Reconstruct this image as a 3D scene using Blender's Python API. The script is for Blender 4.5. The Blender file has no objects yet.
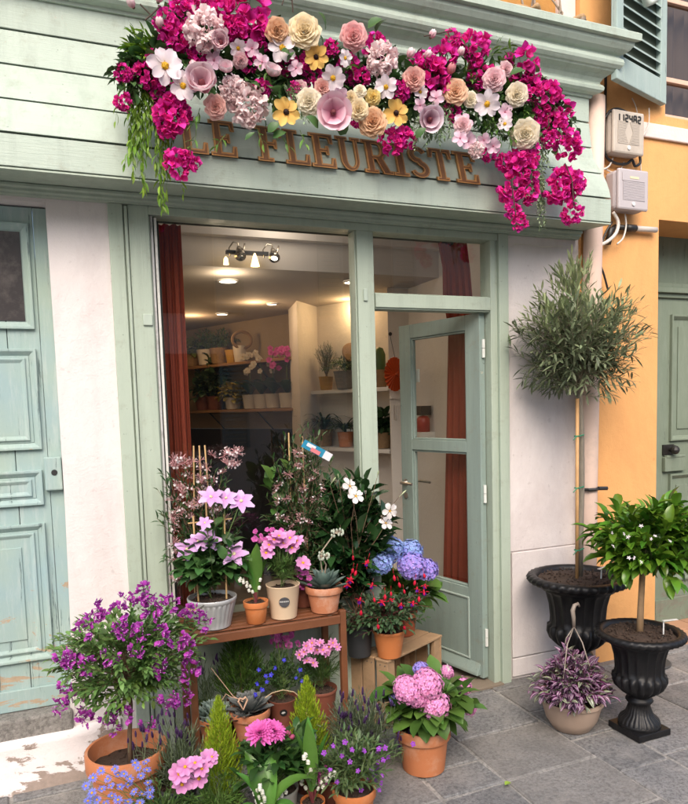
import bpy, math, random
import numpy as np
from mathutils import Vector, Matrix, Quaternion
PI = math.pi
random.seed(7); rng = np.random.default_rng(11)
S = bpy.context.scene
EXPO = 1.0
COL = S.collection
# ------------------------------------------------------------------ camera (solved from the perspective of the facade)
YAW, PIT, ROL, FPX, PCY = 0.385418, 0.085567, -0.028766, 685.2, 464.0
DCAM, HCAM = 3.2063, 1.62
def _axes():
    cy, sy = math.cos(YAW), math.sin(YAW); cp, sp = math.cos(PIT), math.sin(PIT)
    f = np.array([sy*cp, cy*cp, -sp]); r = np.array([cy, -sy, 0.0]); u = np.cross(r, f)
    c, s = math.cos(ROL), math.sin(ROL)
    return r*c+u*s, -r*s+u*c, f
AR, AU, AF = _axes()
CPOS = np.array([0.0, -DCAM, HCAM])
def ray(x, y): return AF+AR*((x-344)/FPX)-AU*((y-PCY)/FPX)
def atY(x, y, Y=0.0):
    d = ray(x, y); return Vector(CPOS+d*((Y-CPOS[1])/d[1]))
def atZ(x, y, Z=0.0):
    d = ray(x, y); return Vector(CPOS+d*((Z-CPOS[2])/d[2]))
cam = bpy.data.cameras.new('camera'); camo = bpy.data.objects.new('camera', cam); COL.objects.link(camo)
mw = Matrix.Identity(4)
for i in range(3):
    mw[i][0] = AR[i]; mw[i][1] = AU[i]; mw[i][2] = -AF[i]; mw[i][3] = CPOS[i]
camo.matrix_world = mw
cam.sensor_fit = 'HORIZONTAL'; cam.sensor_width = 36; cam.lens = 36*FPX/688
cam.shift_y = (PCY-402)/688; cam.clip_start = 0.05; cam.clip_end = 500
S.camera = camo
# ------------------------------------------------------------------ materials
def lin(c):
    """sRGB 0-255 triple -> linear"""
    return tuple(((v/255)/12.92 if v/255 <= .04045 else ((v/255+.055)/1.055)**2.4) for v in c)
MATS = {}
def newmat(name):
    m = bpy.data.materials.new(name); m.use_nodes = True
    nt = m.node_tree; nt.nodes.clear()
    out = nt.nodes.new('ShaderNodeOutputMaterial'); b = nt.nodes.new('ShaderNodeBsdfPrincipled')
    nt.links.new(b.outputs[0], out.inputs[0]); MATS[name] = m
    return m, nt, b, out
class NG:
    def __init__(s, nt): s.nt = nt
    def n(s, t, **kw):
        o = s.nt.nodes.new(t)
        for k, v in kw.items(): setattr(o, k, v)
        return o
    def l(s, a, b): s.nt.links.new(a, b)
    def pos(s, scale=(1, 1, 1), rot=(0, 0, 0)):
        g = s.n('ShaderNodeNewGeometry'); mp = s.n('ShaderNodeMapping')
        mp.inputs['Scale'].default_value = scale; mp.inputs['Rotation'].default_value = rot
        s.l(g.outputs['Position'], mp.inputs[0]); return mp.outputs[0]
    def noise(s, scale, detail=4, rough=.6, vec=None, dist=0):
        t = s.n('ShaderNodeTexNoise'); t.inputs['Scale'].default_value = scale; t.inputs['Detail'].default_value = detail
        t.inputs['Roughness'].default_value = rough; t.inputs['Distortion'].default_value = dist
        s.l(vec if vec is not None else s.pos(), t.inputs['Vector']); return t.outputs[0]
    def ramp(s, fac, stops):
        r = s.n('ShaderNodeValToRGB'); e = r.color_ramp.elements
        while len(e) < len(stops): e.new(.5)
        for i, (p, c) in enumerate(stops):
            e[i].position = p; e[i].color = (c, c, c, 1) if isinstance(c, (int, float)) else (*c, 1)
        s.l(fac, r.inputs[0]); return r.outputs[0]
    def mix(s, fac, a, b, mode='MIX'):
        m = s.n('ShaderNodeMix', data_type='RGBA', blend_type=mode)
        for sock, v in ((m.inputs[0], fac), (m.inputs[6], a), (m.inputs[7], b)):
            if isinstance(v, (int, float)): sock.default_value = v
            elif isinstance(v, tuple): sock.default_value = (*v, 1)
            else: s.l(v, sock)
        return m.outputs[2]
    def math(s, op, a, b=0.0):
        m = s.n('ShaderNodeMath', operation=op)
        for sock, v in ((m.inputs[0], a), (m.inputs[1], b)):
            if isinstance(v, (int, float)): sock.default_value = v
            else: s.l(v, sock)
        return m.outputs[0]
    def bump(s, h, strength, dist, bsdf):
        b = s.n('ShaderNodeBump'); b.inputs['Strength'].default_value = strength; b.inputs['Distance'].default_value = dist
        s.l(h, b.inputs['Height']); s.l(b.outputs[0], bsdf.inputs['Normal'])
def sc(c, k): return tuple(min(1.0, v*k) for v in c)
def M(name, col, rough=.6, var=.12, scale=8, bump=.0, bscale=80, col2=None, island=0.0, transl=0.0, tip=None, metal=0.0, spec=.5,
      dirt=None, dscale=3, damt=.5, stretch=(1, 1, 1), coat=0.0, hue=0.0):
    if name in MATS: return MATS[name]
    m, nt, b, out = newmat(name); g = NG(nt)
    vec = g.pos(stretch)
    c = g.mix(g.noise(scale, 5, .6, vec), sc(col, 1-var), col2 if col2 else sc(col, 1+var))
    if tip:
        a = g.n('ShaderNodeAttribute', attribute_name='t')
        c = g.mix(a.outputs['Fac'], c, tip)
    if dirt:
        k = g.ramp(g.noise(dscale, 8, .7), [(.5, 0.0), (.72, damt)])
        c = g.mix(k, c, dirt)
    if island:
        ri = g.n('ShaderNodeNewGeometry').outputs['Random Per Island']
        h = g.n('ShaderNodeHueSaturation')
        g.l(g.math('ADD', g.math('MULTIPLY', ri, 2*island), 1-island), h.inputs['Value'])
        if hue:
            r2 = g.math('FRACT', g.math('MULTIPLY', ri, 7.31))
            g.l(g.math('ADD', g.math('MULTIPLY', r2, 2*hue), .5-hue), h.inputs['Hue'])
        g.l(c, h.inputs['Color']); c = h.outputs[0]
    g.l(c, b.inputs['Base Color'])
    b.inputs['Roughness'].default_value = rough; b.inputs['Metallic'].default_value = metal
    b.inputs['Specular IOR Level'].default_value = spec
    if coat: b.inputs['Coat Weight'].default_value = coat
    if bump: g.bump(g.noise(bscale, 6, .65, vec), bump, .004, b)
    if transl:
        t = g.n('ShaderNodeBsdfTranslucent'); ms = g.n('ShaderNodeMixShader'); ms.inputs[0].default_value = transl
        g.l(c, t.inputs[0]); g.l(b.outputs[0], ms.inputs[1]); g.l(t.outputs[0], ms.inputs[2]); g.l(ms.outputs[0], out.inputs[0])
    return m
def leafmat(name, col, island=.35, rough=.45, transl=.22, spec=.4, tip=None, hue=.015):
    return M(name, col, rough, .18, 30, island=island, transl=transl, tip=tip, spec=spec, hue=hue)
def petalmat(name, col, tip=None, island=.14, rough=.6, transl=.25, hue=0.0):
    return M(name, col, rough, .06, 60, island=island, transl=transl, tip=tip, spec=.25, hue=hue)
# ------------------------------------------------------------------ mesh builder
class MB:
    def __init__(s): s.v = []; s.f = []; s.m = []; s.t = []; s.nv = 0
    def add(s, v, f, mi=0, t=None):
        v = np.asarray(v, float).reshape(-1, 3)
        s.v.append(v); s.t.append(np.zeros(len(v)) if t is None else np.asarray(t, float))
        b = s.nv
        for q in f: s.f.append(tuple(i+b for i in q))
        s.m += [mi]*len(f); s.nv += len(v)
    def addt(s, tpl, R, p, k=1.0, mi=None):
        v, f, t, m0 = tpl
        s.add((v*k)@np.asarray(R).T+np.asarray(p), f, m0 if mi is None else mi, t)
    def box(s, x0, y0, z0, x1, y1, z1, mi=0):
        v = [(x0,y0,z0),(x1,y0,z0),(x1,y1,z0),(x0,y1,z0),(x0,y0,z1),(x1,y0,z1),(x1,y1,z1),(x0,y1,z1)]
        s.add(v, [(0,3,2,1),(4,5,6,7),(0,1,5,4),(1,2,6,5),(2,3,7,6),(3,0,4,7)], mi)
    def bar(s, p, q, w, h, mi=0, up=(0, 0, 1)):
        p = Vector(p); q = Vector(q); d = (q-p).normalized(); u = Vector(up); sd = d.cross(u)
        if sd.length < 1e-4: sd = d.cross(Vector((0, 1, 0)))
        sd.normalize(); u = sd.cross(d)
        a = sd*w/2; c = u*h/2
        v = [p-a-c, p+a-c, p+a+c, p-a+c, q-a-c, q+a-c, q+a+c, q-a+c]
        s.add([tuple(x) for x in v], [(0,1,2,3),(7,6,5,4),(0,4,5,1),(1,5,6,2),(2,6,7,3),(3,7,4,0)], mi)
    def tube(s, pts, r, n=6, mi=0, cap=True):
        P = [np.array(p, float) for p in pts]; k = len(P)
        rr = list(r) if hasattr(r, '__len__') else [r]*k
        V = []; ref = None
        for i in range(k):
            d = P[min(i+1, k-1)]-P[max(i-1, 0)]; d = d/(np.linalg.norm(d)+1e-9)
            if ref is None: ref = np.array([1.0, 0, 0]) if abs(d[0]) < .8 else np.array([0, 1.0, 0])
            a = ref-d*(ref@d); a /= (np.linalg.norm(a)+1e-9); ref = a; b = np.cross(d, a)
            for j in range(n):
                th = 2*PI*j/n; V.append(P[i]+rr[i]*(a*math.cos(th)+b*math.sin(th)))
        F = [(i*n+j, i*n+(j+1) % n, (i+1)*n+(j+1) % n, (i+1)*n+j) for i in range(k-1) for j in range(n)]
        if cap: F += [tuple(range(n-1, -1, -1)), tuple((k-1)*n+j for j in range(n))]
        s.add(V, F, mi, np.repeat(np.linspace(0, 1, k), n))
    def lathe(s, prof, n=32, mi=0, c=(0, 0, 0), rfun=None):
        V = []
        for i, (r, z) in enumerate(prof):
            for j in range(n):
                th = 2*PI*j/n; rr = r if rfun is None else rfun(i, th, r, z)
                V.append((c[0]+rr*math.cos(th), c[1]+rr*math.sin(th), c[2]+z))
        F = [(i*n+j, i*n+(j+1) % n, (i+1)*n+(j+1) % n, (i+1)*n+j) for i in range(len(prof)-1) for j in range(n)]
        s.add(V, F, mi)
    def sphere(s, c, r, n=8, k=5, mi=0, sq=(1, 1, 1)):
        V = []
        for i in range(k+1):
            a = PI*i/k-PI/2
            for j in range(n):
                th = 2*PI*j/n; V.append((c[0]+r*sq[0]*math.cos(a)*math.cos(th), c[1]+r*sq[1]*math.cos(a)*math.sin(th), c[2]+r*sq[2]*math.sin(a)))
        F = [(i*n+j, i*n+(j+1) % n, (i+1)*n+(j+1) % n, (i+1)*n+j) for i in range(k) for j in range(n)]
        s.add(V, F, mi)
    def sweep(s, prof, x0, x1, mi=0, mitre=None, cap=True):
        """profile of (Y,Z) points swept along X; mitre(y) gives extra length at the x1 end"""
        n = len(prof)
        V = [(x0, y, z) for y, z in prof]+[(x1+(mitre(y) if mitre else 0), y, z) for y, z in prof]
        F = [(i, i+1, n+i+1, n+i) for i in range(n-1)]
        if cap: F += [tuple(range(n-1, -1, -1)), tuple(range(n, 2*n))]
        s.add(V, F, mi)
    def mesh(s, name, mats, smooth=False, off=None):
        me = bpy.data.meshes.new(name)
        V = np.vstack(s.v) if s.v else np.zeros((0, 3))
        if off is not None: V = V-np.array(off)
        me.from_pydata(V.tolist(), [], s.f)
        for m in (mats if isinstance(mats, (list, tuple)) else [mats]): me.materials.append(m)
        me.polygons.foreach_set('material_index', s.m)
        if smooth: me.polygons.foreach_set('use_smooth', [True]*len(s.f))
        at = me.attributes.new('t', 'FLOAT', 'POINT'); at.data.foreach_set('value', np.concatenate(s.t).astype(np.float32))
        me.update(); return me
    def build(s, name, mats, parent=None, smooth=False, bevel=0.0, world=False, autosm=False):
        off = None
        if world and parent is not None:
            p = parent; off = np.zeros(3)
            while p is not None: off = off+np.array(p.location); p = p.parent
        me = s.mesh(name, mats, smooth, off)
        o = bpy.data.objects.new(name, me); COL.objects.link(o)
        if parent is not None: o.parent = parent
        if bevel:
            b = o.modifiers.new('bevel', 'BEVEL'); b.width = bevel; b.segments = 2; b.limit_method = 'ANGLE'; b.angle_limit = .6
        return o
def thing(name, label, cat, loc=(0, 0, 0), group=None, rz=0):
    o = bpy.data.objects.new(name, None); COL.objects.link(o); o.empty_display_size = .1
    o.location = loc; o.rotation_euler = (0, 0, rz); o['label'] = label; o['category'] = cat
    if group: o['group'] = group
    return o
def tag(o, label, cat, group=None):
    o['label'] = label; o['category'] = cat
    if group: o['group'] = group
    return o
def struct(o): o['kind'] = 'structure'; return o
def inst(me, name, parent, loc, n=(0, 0, 1), k=1.0, roll=None):
    if isinstance(me, list): me = random.choice(me)
    o = bpy.data.objects.new(name, me); COL.objects.link(o); o.parent = parent
    q = Vector((0, 0, 1)).rotation_difference(Vector(n).normalized())
    q = q @ Quaternion((0, 0, 1), random.uniform(0, 2*PI) if roll is None else roll)
    o.rotation_mode = 'QUATERNION'; o.rotation_quaternion = q; o.location = Vector(loc); o.scale = (k, k, k)
    return o
def addmod_bevel(o, w, seg=2):
    b = o.modifiers.new('bevel', 'BEVEL'); b.width = w; b.segments = seg; b.limit_method = 'ANGLE'; b.angle_limit = .6
# ------------------------------------------------------------------ organic templates
def petal(L, W, a0=0, a1=0, cup=0., n=4, m=2, sa=1.0, sb=.5, tip=0.0, wave=0.0, mi=0, across=False):
    t = np.linspace(0, 1, n+1); a = np.radians(a0+(a1-a0)*t)
    y = np.concatenate([[0], np.cumsum(np.cos((a[1:]+a[:-1])/2))])*L/n
    z = np.concatenate([[0], np.cumsum(np.sin((a[1:]+a[:-1])/2))])*L/n
    w = W/2*np.clip(np.sin(PI*np.clip(t, 0, 1)**sa), 0, 1)**sb
    w = np.maximum(w, W*.06); w[-1] = max(W/2*tip, W*.03)
    V = []; T = []; ss = np.linspace(-1, 1, 2*m+1)
    for i in range(n+1):
        for s_ in ss:
            h = cup*s_*s_*w[i]+wave*math.sin(3*s_+5*t[i])*W*t[i]
            V.append((s_*w[i], y[i]-math.sin(a[i])*h, z[i]+math.cos(a[i])*h)); T.append(abs(s_) if across else t[i])
    k = 2*m+1
    F = [(i*k+j, i*k+j+1, (i+1)*k+j+1, (i+1)*k+j) for i in range(n) for j in range(k-1)]
    return np.array(V), F, np.array(T), mi
def leaf(L=1.0, W=.4, fold=.35, droop=40, n=3, sa=.8, sb=.9, mi=0, across=False):
    return petal(L, W, droop*.3, -droop*.7, fold, n, 1, sa, sb, mi=mi, across=across)
def Rz(a): c, s = math.cos(a), math.sin(a); return np.array([[c,-s,0],[s,c,0],[0,0,1.0]])
def Rx(a): c, s = math.cos(a), math.sin(a); return np.array([[1.0,0,0],[0,c,-s],[0,s,c]])
def frame(d, up=(0, 0, 1), roll=0.0):
    """matrix whose +Y is d and +Z as near up as possible"""
    d = np.array(d, float); d /= np.linalg.norm(d)+1e-9; u = np.array(up, float)
    x = np.cross(d, u)
    if np.linalg.norm(x) < 1e-3: x = np.cross(d, np.array([1.0, .1, 0]))
    x /= np.linalg.norm(x); z = np.cross(x, d)
    R = np.column_stack([x, d, z])
    return R@np.array([[math.cos(roll), 0, math.sin(roll)], [0, 1, 0], [-math.sin(roll), 0, math.cos(roll)]]) if roll else R
def rdir():
    v = rng.normal(size=3); return v/np.linalg.norm(v)
def U(a, b): return random.uniform(a, b)
def ringpetals(mb, n, tpl, r0=0.0, z0=0.0, tilt=0.0, phase=0.0, k=1.0, jit=.06, mi=None):
    for i in range(n):
        a = phase+2*PI*i/n+U(-jit, jit)
        R = Rz(a)@Rx(tilt+U(-jit, jit))
        mb.addt(tpl, R, Rz(a)@np.array([0, r0, z0+U(-.004, .004)]), k*U(1-jit, 1+jit), mi)
def shoot(mbs, mbl, p0, p1, bow, nl, tpl, ls, r=.003, f0=.25, ang=55, lmi=None, upb=.3, pairs=False, droopend=0.0, smi=0, nseg=5):
    """one twig with leaves along it"""
    p0 = np.array(p0, float); p1 = np.array(p1, float); L = np.linalg.norm(p1-p0)
    b = rdir()*bow*L+np.array([0, 0, bow*L*.5])
    pts = [p0*(1-t)+p1*t+b*4*t*(1-t)*.5+np.array([0, 0, -droopend*L*t*t]) for t in np.linspace(0, 1, nseg)]
    if mbs is not None: mbs.tube(pts, [r*(1-.7*i/(nseg-1)) for i in range(nseg)], 4, smi, False)
    ph = U(0, 6.28)
    for i in range(nl):
        t = f0+(1-f0)*(i+U(0, .6))/nl; t = min(t, .999); q = t*(nseg-1); k = int(q); fr = q-k
        p = pts[k]*(1-fr)+pts[k+1]*fr; d = pts[k+1]-pts[k]; d = d/(np.linalg.norm(d)+1e-9)
        a = ph+i*2.4
        for sgn in ((0, PI) if pairs else (0,)):
            x = np.cross(d, [0, 0, 1.0]); x = x/(np.linalg.norm(x)+1e-6); y = np.cross(d, x)
            o = x*math.cos(a+sgn)+y*math.sin(a+sgn)
            th = math.radians(ang*U(.7, 1.25))*(1-.45*t)
            dd = d*math.cos(th)+o*math.sin(th)+np.array([0, 0, upb*U(-.5, 1)])
            mbl.addt(tpl, frame(dd, (U(-.4, .4), U(-.4, .4), 1)), p, ls*U(.7, 1.2), lmi)
    return pts
# ================================================================== SETTING
GREEN = (.395, .465, .382)
# painted wood of the shopfront
def woodpaint(name, col, rough=.5, horiz=False):
    m, nt, b, out = newmat(name); g = NG(nt); sv = (.5, 6, 9) if horiz else (9, 6, .5)
    c = g.mix(g.noise(1.7, 5, .6), sc(col, .90), sc(col, 1.07))
    c = g.mix(g.ramp(g.noise(2.2, 7, .7, g.pos((5, 5, .35)), .3), [(.48, 0.0), (.72, .55)]), c, sc(col, .66))      # rain streaks
    c = g.mix(g.ramp(g.noise(11, 8, .75), [(.55, 0.0), (.72, .45)]), c, (.24, .235, .17))                          # grime
    k = g.ramp(g.noise(7.5, 10, .78, g.pos((1, 1, .7)), .6), [(.645, 0.0), (.66, .8)]); c = g.mix(k, c, (.46, .45, .37))  # worn chips
    k2 = g.ramp(g.noise(55, 3, .5), [(.71, 0.0), (.74, .6)]); c = g.mix(k2, c, sc(col, .45))
    g.l(c, b.inputs['Base Color']); g.l(g.ramp(g.noise(9, 6, .7), [(.35, rough-.1), (.7, rough+.22)]), b.inputs['Roughness']); b.inputs['Specular IOR Level'].default_value = .4
    h = g.math('ADD', g.noise(16, 7, .7, g.pos(sv)), g.math('MULTIPLY', g.noise(60, 4, .6), .35)); h = g.math('SUBTRACT', h, g.math('MULTIPLY', k, .8))
    g.bump(h, .38, .0045, b); return m
woodpaint('green_paint', GREEN)
woodpaint('green_light', (.415, .49, .418), .5, True)
M('door_green', (.26, .36, .335), .45, .06, 6, bump=.2, bscale=40, dirt=(.18, .24, .22), dscale=6, damt=.3)
M('dark', (.02, .02, .02), .8)
M('groove', (.03, .035, .03), .9)
M('alu', (.5, .5, .49), .4, .1, 20, dirt=(.15, .14, .12), dscale=9, damt=.8)
M('glassframe_white', (.62, .62, .58), .5, .1, 20, dirt=(.3, .28, .24), dscale=12, damt=.6)
def plaster(name, col, stain, patch=None, pz=None):
    m, nt, b, out = newmat(name); g = NG(nt)
    c = g.mix(g.noise(2.2, 6, .6), sc(col, .94), sc(col, 1.05))
    k = g.ramp(g.noise(1.3, 8, .72, g.pos((1, 1, .45)), .4), [(.48, 0.0), (.75, .75)]); c = g.mix(k, c, stain)
    k = g.ramp(g.noise(28, 3, .6), [(.66, 0.0), (.74, .35)]); c = g.mix(k, c, sc(stain, .8))
    h = g.math('ADD', g.noise(120, 5, .7), g.math('MULTIPLY', g.noise(18, 4, .6), 2.2))
    if patch:
        s = g.n('ShaderNodeSeparateXYZ'); g.l(g.pos(), s.inputs[0])
        lo = g.n('ShaderNodeMapRange'); lo.inputs[1].default_value = pz[0]; lo.inputs[2].default_value = pz[1]
        lo.inputs[3].default_value = .16; lo.inputs[4].default_value = -.12; g.l(s.outputs[2], lo.inputs[0])
        q = g.math('ADD', g.noise(3.1, 9, .68, g.pos((.7, 1, 1.5)), .3), lo.outputs[0])
        k = g.ramp(q, [(.575, 0.0), (.59, 1.0)])
        pc = g.mix(g.noise(40, 6, .7), sc(patch, .6), sc(patch, 1.25)); c = g.mix(k, c, pc)
        h = g.math('SUBTRACT', h, g.math('MULTIPLY', k, 3.0))
    g.l(c, b.inputs['Base Color']); b.inputs['Roughness'].default_value = .9; b.inputs['Specular IOR Level'].default_value = .2
    g.bump(h, .35, .006, b); return m
plaster('white_plaster', (.70, .65, .635), (.50, .435, .425))
plaster('plinth_plaster', (.80, .74, .73), (.60, .52, .50), (.36, .29, .25), (.0, .45))
plaster('orange_plaster', (.74, .385, .15), (.56, .275, .11))
plaster('ochre_old', (.48, .24, .07), (.25, .13, .05), (.30, .26, .2), (3.0, 3.4))
plaster('band_plaster', (.74, .64, .60), (.6, .5, .46))
plaster('room_wall', (.74, .68, .62), (.70, .63, .56))
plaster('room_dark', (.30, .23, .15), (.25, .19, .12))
plaster('opposite_plaster', (.74, .68, .60), (.66, .58, .5))
def oldpaint(name, c1, c2, wood, pale):
    m, nt, b, out = newmat(name); g = NG(nt)
    st = g.pos((6, 6, .8)); c = g.mix(g.ramp(g.noise(1.6, 6, .6), [(.35, 0.0), (.65, 1.0)]), c1, c2)
    c = g.mix(g.ramp(g.noise(5, 8, .7, st), [(.5, 0.0), (.7, .5)]), c, pale)
    s = g.n('ShaderNodeSeparateXYZ'); g.l(g.pos(), s.inputs[0])
    lo = g.n('ShaderNodeMapRange'); lo.inputs[1].default_value = .3; lo.inputs[2].default_value = 1.3
    lo.inputs[3].default_value = .07; lo.inputs[4].default_value = -.06; g.l(s.outputs[2], lo.inputs[0])
    q = g.math('ADD', g.noise(4.5, 9, .72, g.pos((.8, 1, 2.2)), .5), lo.outputs[0])
    c = g.mix(g.ramp(q, [(.60, 0.0), (.615, .85)]), c, g.mix(g.noise(30, 5, .6), sc(wood, .6), sc(wood, 1.2)))
    cr = g.ramp(g.noise(9, 9, .75, g.pos((5, 5, .35))), [(.61, 0.0), (.66, .8)]); c = g.mix(cr, c, sc(c1, .35))
    g.l(c, b.inputs['Base Color']); b.inputs['Roughness'].default_value = .75; b.inputs['Specular IOR Level'].default_value = .25
    h = g.math('SUBTRACT', g.math('ADD', g.noise(14, 8, .7, g.pos((4, 4, .5))), g.math('MULTIPLY', g.noise(70, 4, .6), .4)), g.math('MULTIPLY', cr, 2.0))
    g.bump(h, .5, .004, b); return m
oldpaint('old_blue', (.28, .395, .41), (.34, .43, .36), (.46, .32, .20), (.48, .54, .52))
oldpaint('old_green', (.16, .20, .15), (.19, .235, .18), (.20, .2, .16), (.24, .28, .23))
oldpaint('shutter_blue', (.30, .39, .38), (.35, .44, .41), (.36, .36, .31), (.42, .49, .47))
def stonemat(name, c1, c2, joint=False):
    m, nt, b, out = newmat(name); g = NG(nt)
    ri = g.n('ShaderNodeNewGeometry').outputs['Random Per Island']
    c = g.mix(g.ramp(g.noise(2.6, 8, .65), [(.3, 0.0), (.7, 1.0)]), c1, c2)
    c = g.mix(g.ramp(g.noise(60, 6, .75), [(.45, 0.0), (.60, .72)]), c, sc(c1, .45))
    c = g.mix(g.ramp(g.noise(95, 5, .7), [(.58, 0.0), (.68, .5)]), c, sc(c2, 1.6))
    c = g.mix(g.ramp(g.noise(3.2, 9, .75), [(.50, 0.0), (.66, .55)]), c, (.38, .355, .33)); c = g.mix(g.ramp(g.noise(2.1, 8, .7, g.pos((1.3, .8, 1))), [(.54, 0.0), (.66, .5)]), c, sc(c1, .55))
    h = g.n('ShaderNodeHueSaturation'); g.l(g.math('ADD', g.math('MULTIPLY', ri, .34), .83), h.inputs['Value']); g.l(c, h.inputs['Color'])
    c = h.outputs[0]
    if not joint:
        r2 = g.math('FRACT', g.math('MULTIPLY', ri, 5.77))
        c = g.mix(g.math('MULTIPLY', g.ramp(r2, [(.55, 0.0), (.8, 1.0)]), .3), c, (.24, .215, .185))
    g.l(c, b.inputs['Base Color'])
    rr = g.ramp(g.noise(7, 6, .7), [(.35, .5), (.65, .85)]); g.l(rr, b.inputs['Roughness']); b.inputs['Specular IOR Level'].default_value = .35
    g.bump(g.math('ADD', g.noise(85, 7, .75), g.math('MULTIPLY', g.noise(13, 5, .6), 1.6)), .8, .008, b); return m
stonemat('paving', (.18, .18, .183), (.29, .285, .28))
stonemat('mortar', (.30, .29, .27), (.42, .40, .375), True)
stonemat('step_stone', (.20, .19, .175), (.30, .285, .26), True)
M('asphalt', (.08, .08, .08), .9, .3, 60, bump=.5)

# ground: one sheet to the horizon, then the slab pavement on it
mb = MB(); mb.add([(-60,-60,-.03),(60,-60,-.03),(60,60,-.03),(-60,60,-.03)], [(0,1,2,3)]); struct(mb.build('ground', MATS['asphalt']))
mb = MB(); mb.add([(-9,-6.4,-.007),(14,-6.4,-.008),(14,.34,-.008),(-9,.34,-.008)], [(0,1,2,3)]); struct(mb.build('pavement_bed', MATS['mortar']))
mb = MB()
def slab(x0, y0, x1, y1):
    g_ = .0075; z = U(-.003, .003); e = .006; tz = U(-.004, .004)
    j = lambda: U(-.006, .006)
    a = [(x0+g_+j(), y0+g_+j()), (x1-g_+j(), y0+g_+j()), (x1-g_+j(), y1-g_+j()), (x0+g_+j(), y1-g_+j())]
    cx, cy = (x0+x1)/2, (y0+y1)/2
    V = [(p[0], p[1], -.02) for p in a]+[(p[0], p[1], z-.005+tz*(p[0]-cx)) for p in a]+[(p[0]+e*np.sign(cx-p[0]), p[1]+e*np.sign(cy-p[1]), z+tz*(p[0]-cx)) for p in a]
    F = [(0,1,5,4),(1,2,6,5),(2,3,7,6),(3,0,4,7),(4,5,9,8),(5,6,10,9),(6,7,11,10),(7,4,8,11),(8,9,10,11)]
    mb.add(V, F)
cols = [(-1.2,-.72),(-.72,-.3),(-.3,.2),(.2,.62),(.62,.98),(.98,1.345),(1.345,1.66),(1.66,2.15),(2.15,2.435),(2.435,2.9),(2.9,3.3),(3.3,3.75),(3.75,4.2),(4.2,4.7),(4.7,5.2),(5.2,5.7)]
cuts = {5: [-.06,-.41,-.87,-1.3], 6: [-.1,-.42,-.655,-.86,-1.35], 7: [-.06,-.47,-.855,-1.22], 8: [-.08,-.36,-.685,-1.0,-1.4], 9: [-.1,-.45,-.97,-1.35], 10: [-.06,-.42,-.8,-1.2]}
for i, (a, b_) in enumerate(cols):
    ys = cuts.get(i) or [-.05-U(0, .1)-.42*k for k in range(4)]
    ys = [0.335]+ys
    while ys[-1] > -3.6: ys.append(ys[-1]-U(.36, .55))
    if i < 3: ys[0] = -.045
    for k in range(len(ys)-1): slab(a, ys[k+1], b_, ys[k])
struct(mb.build('pavement', MATS['paving']))
mb = MB(); mb.lathe([(0, .0105), (.125, .0105), (.132, .006), (.132, 0)], 30, 0, (3.22, -.12, 0))
cv = mb.build('drain_cover', M('iron', (.06, .06, .06), .6, .3, 60, bump=.4)); tag(cv, 'small round dark iron cover set in the paving behind the citrus urn', 'drain cover')

# ------------------------------------------------------------------ the shop
shop = thing('shop_building', 'florist shop with sage green wooden front, white plaster walls and curved name board', 'shop', (1.2, 0, 0))
GP, GL = MATS['green_paint'], MATS['green_light']
# plaster walls
mb = MB()
pl = [(-.02, 2.62), (-.017, 1.9), (-.018, 1.2), (-.03, .5), (-.05, .30), (-.08, .0)]
for (xa, za), (xb, zb) in zip(pl[:-1], pl[1:]):
    V = [(xa,.012,za),(.229,.012,za),(.229,.012,zb),(xb,.012,zb),(xa,.16,za),(xb,.16,zb)]
    mb.add(V, [(0,3,2,1),(0,4,5,3)])
mb.box(-3.6, .012, 2.506, -.02, .16, 2.62)
mb.box(-3.6, .012, 0, -1.25, .16, 2.506)
mb.box(2.30, .012, .76, 2.80, .2, 2.62)
mb.box(2.30, .02, 0, 2.80, .2, .76)
mb.box(-3.6, .02, 2.62, 2.80, .2, 3.6)
mb.build('plaster_wall', MATS['white_plaster'], shop, world=True)
mb = MB(); mb.box(2.322, .004, .135, 2.79, .019, .752); mb.box(2.322, .006, .02, 2.79, .0195, .128)
mb.build('meter_panel', MATS['white_plaster'], shop, world=True, bevel=.004)
# plinth below the old door
mb = MB()
n = 26
def py(x, z): return -.035-.03*(1-z/.2)**2*(z < .2)+.006*math.sin(9*x+3*z)+U(-.003, .003)
V = []; F = []
for j in range(9):
    for i in range(n+1):
        z = -.02+.235*j/8; x = -1.7+1.86*i/n
        V.append((x, py(x, max(z, 0)) if x < .05 else py(x, max(z, 0))*(1-(x-.05)/.11), z))
for j in range(8):
    for i in range(n): a = j*(n+1)+i; F.append((a, a+1, a+n+2, a+n+1))
k0 = len(V)
for i in range(n+1): V.append((-1.7+1.86*i/n, .02, .222))
for i in range(n): a = 8*(n+1)+i; F.append((a, a+1, k0+i+1, k0+i))
mb.add(V, F); mb.build('plinth', MATS['plinth_plaster'], shop, smooth=True, world=True)
mb = MB()
for a, b_ in ((-1.7, -.62), (-.615, -.04)): mb.box(a, -.012, .20, b_, .2, .308)
mb.build('door_step', MATS['step_stone'], shop, world=True, bevel=.012)
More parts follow.
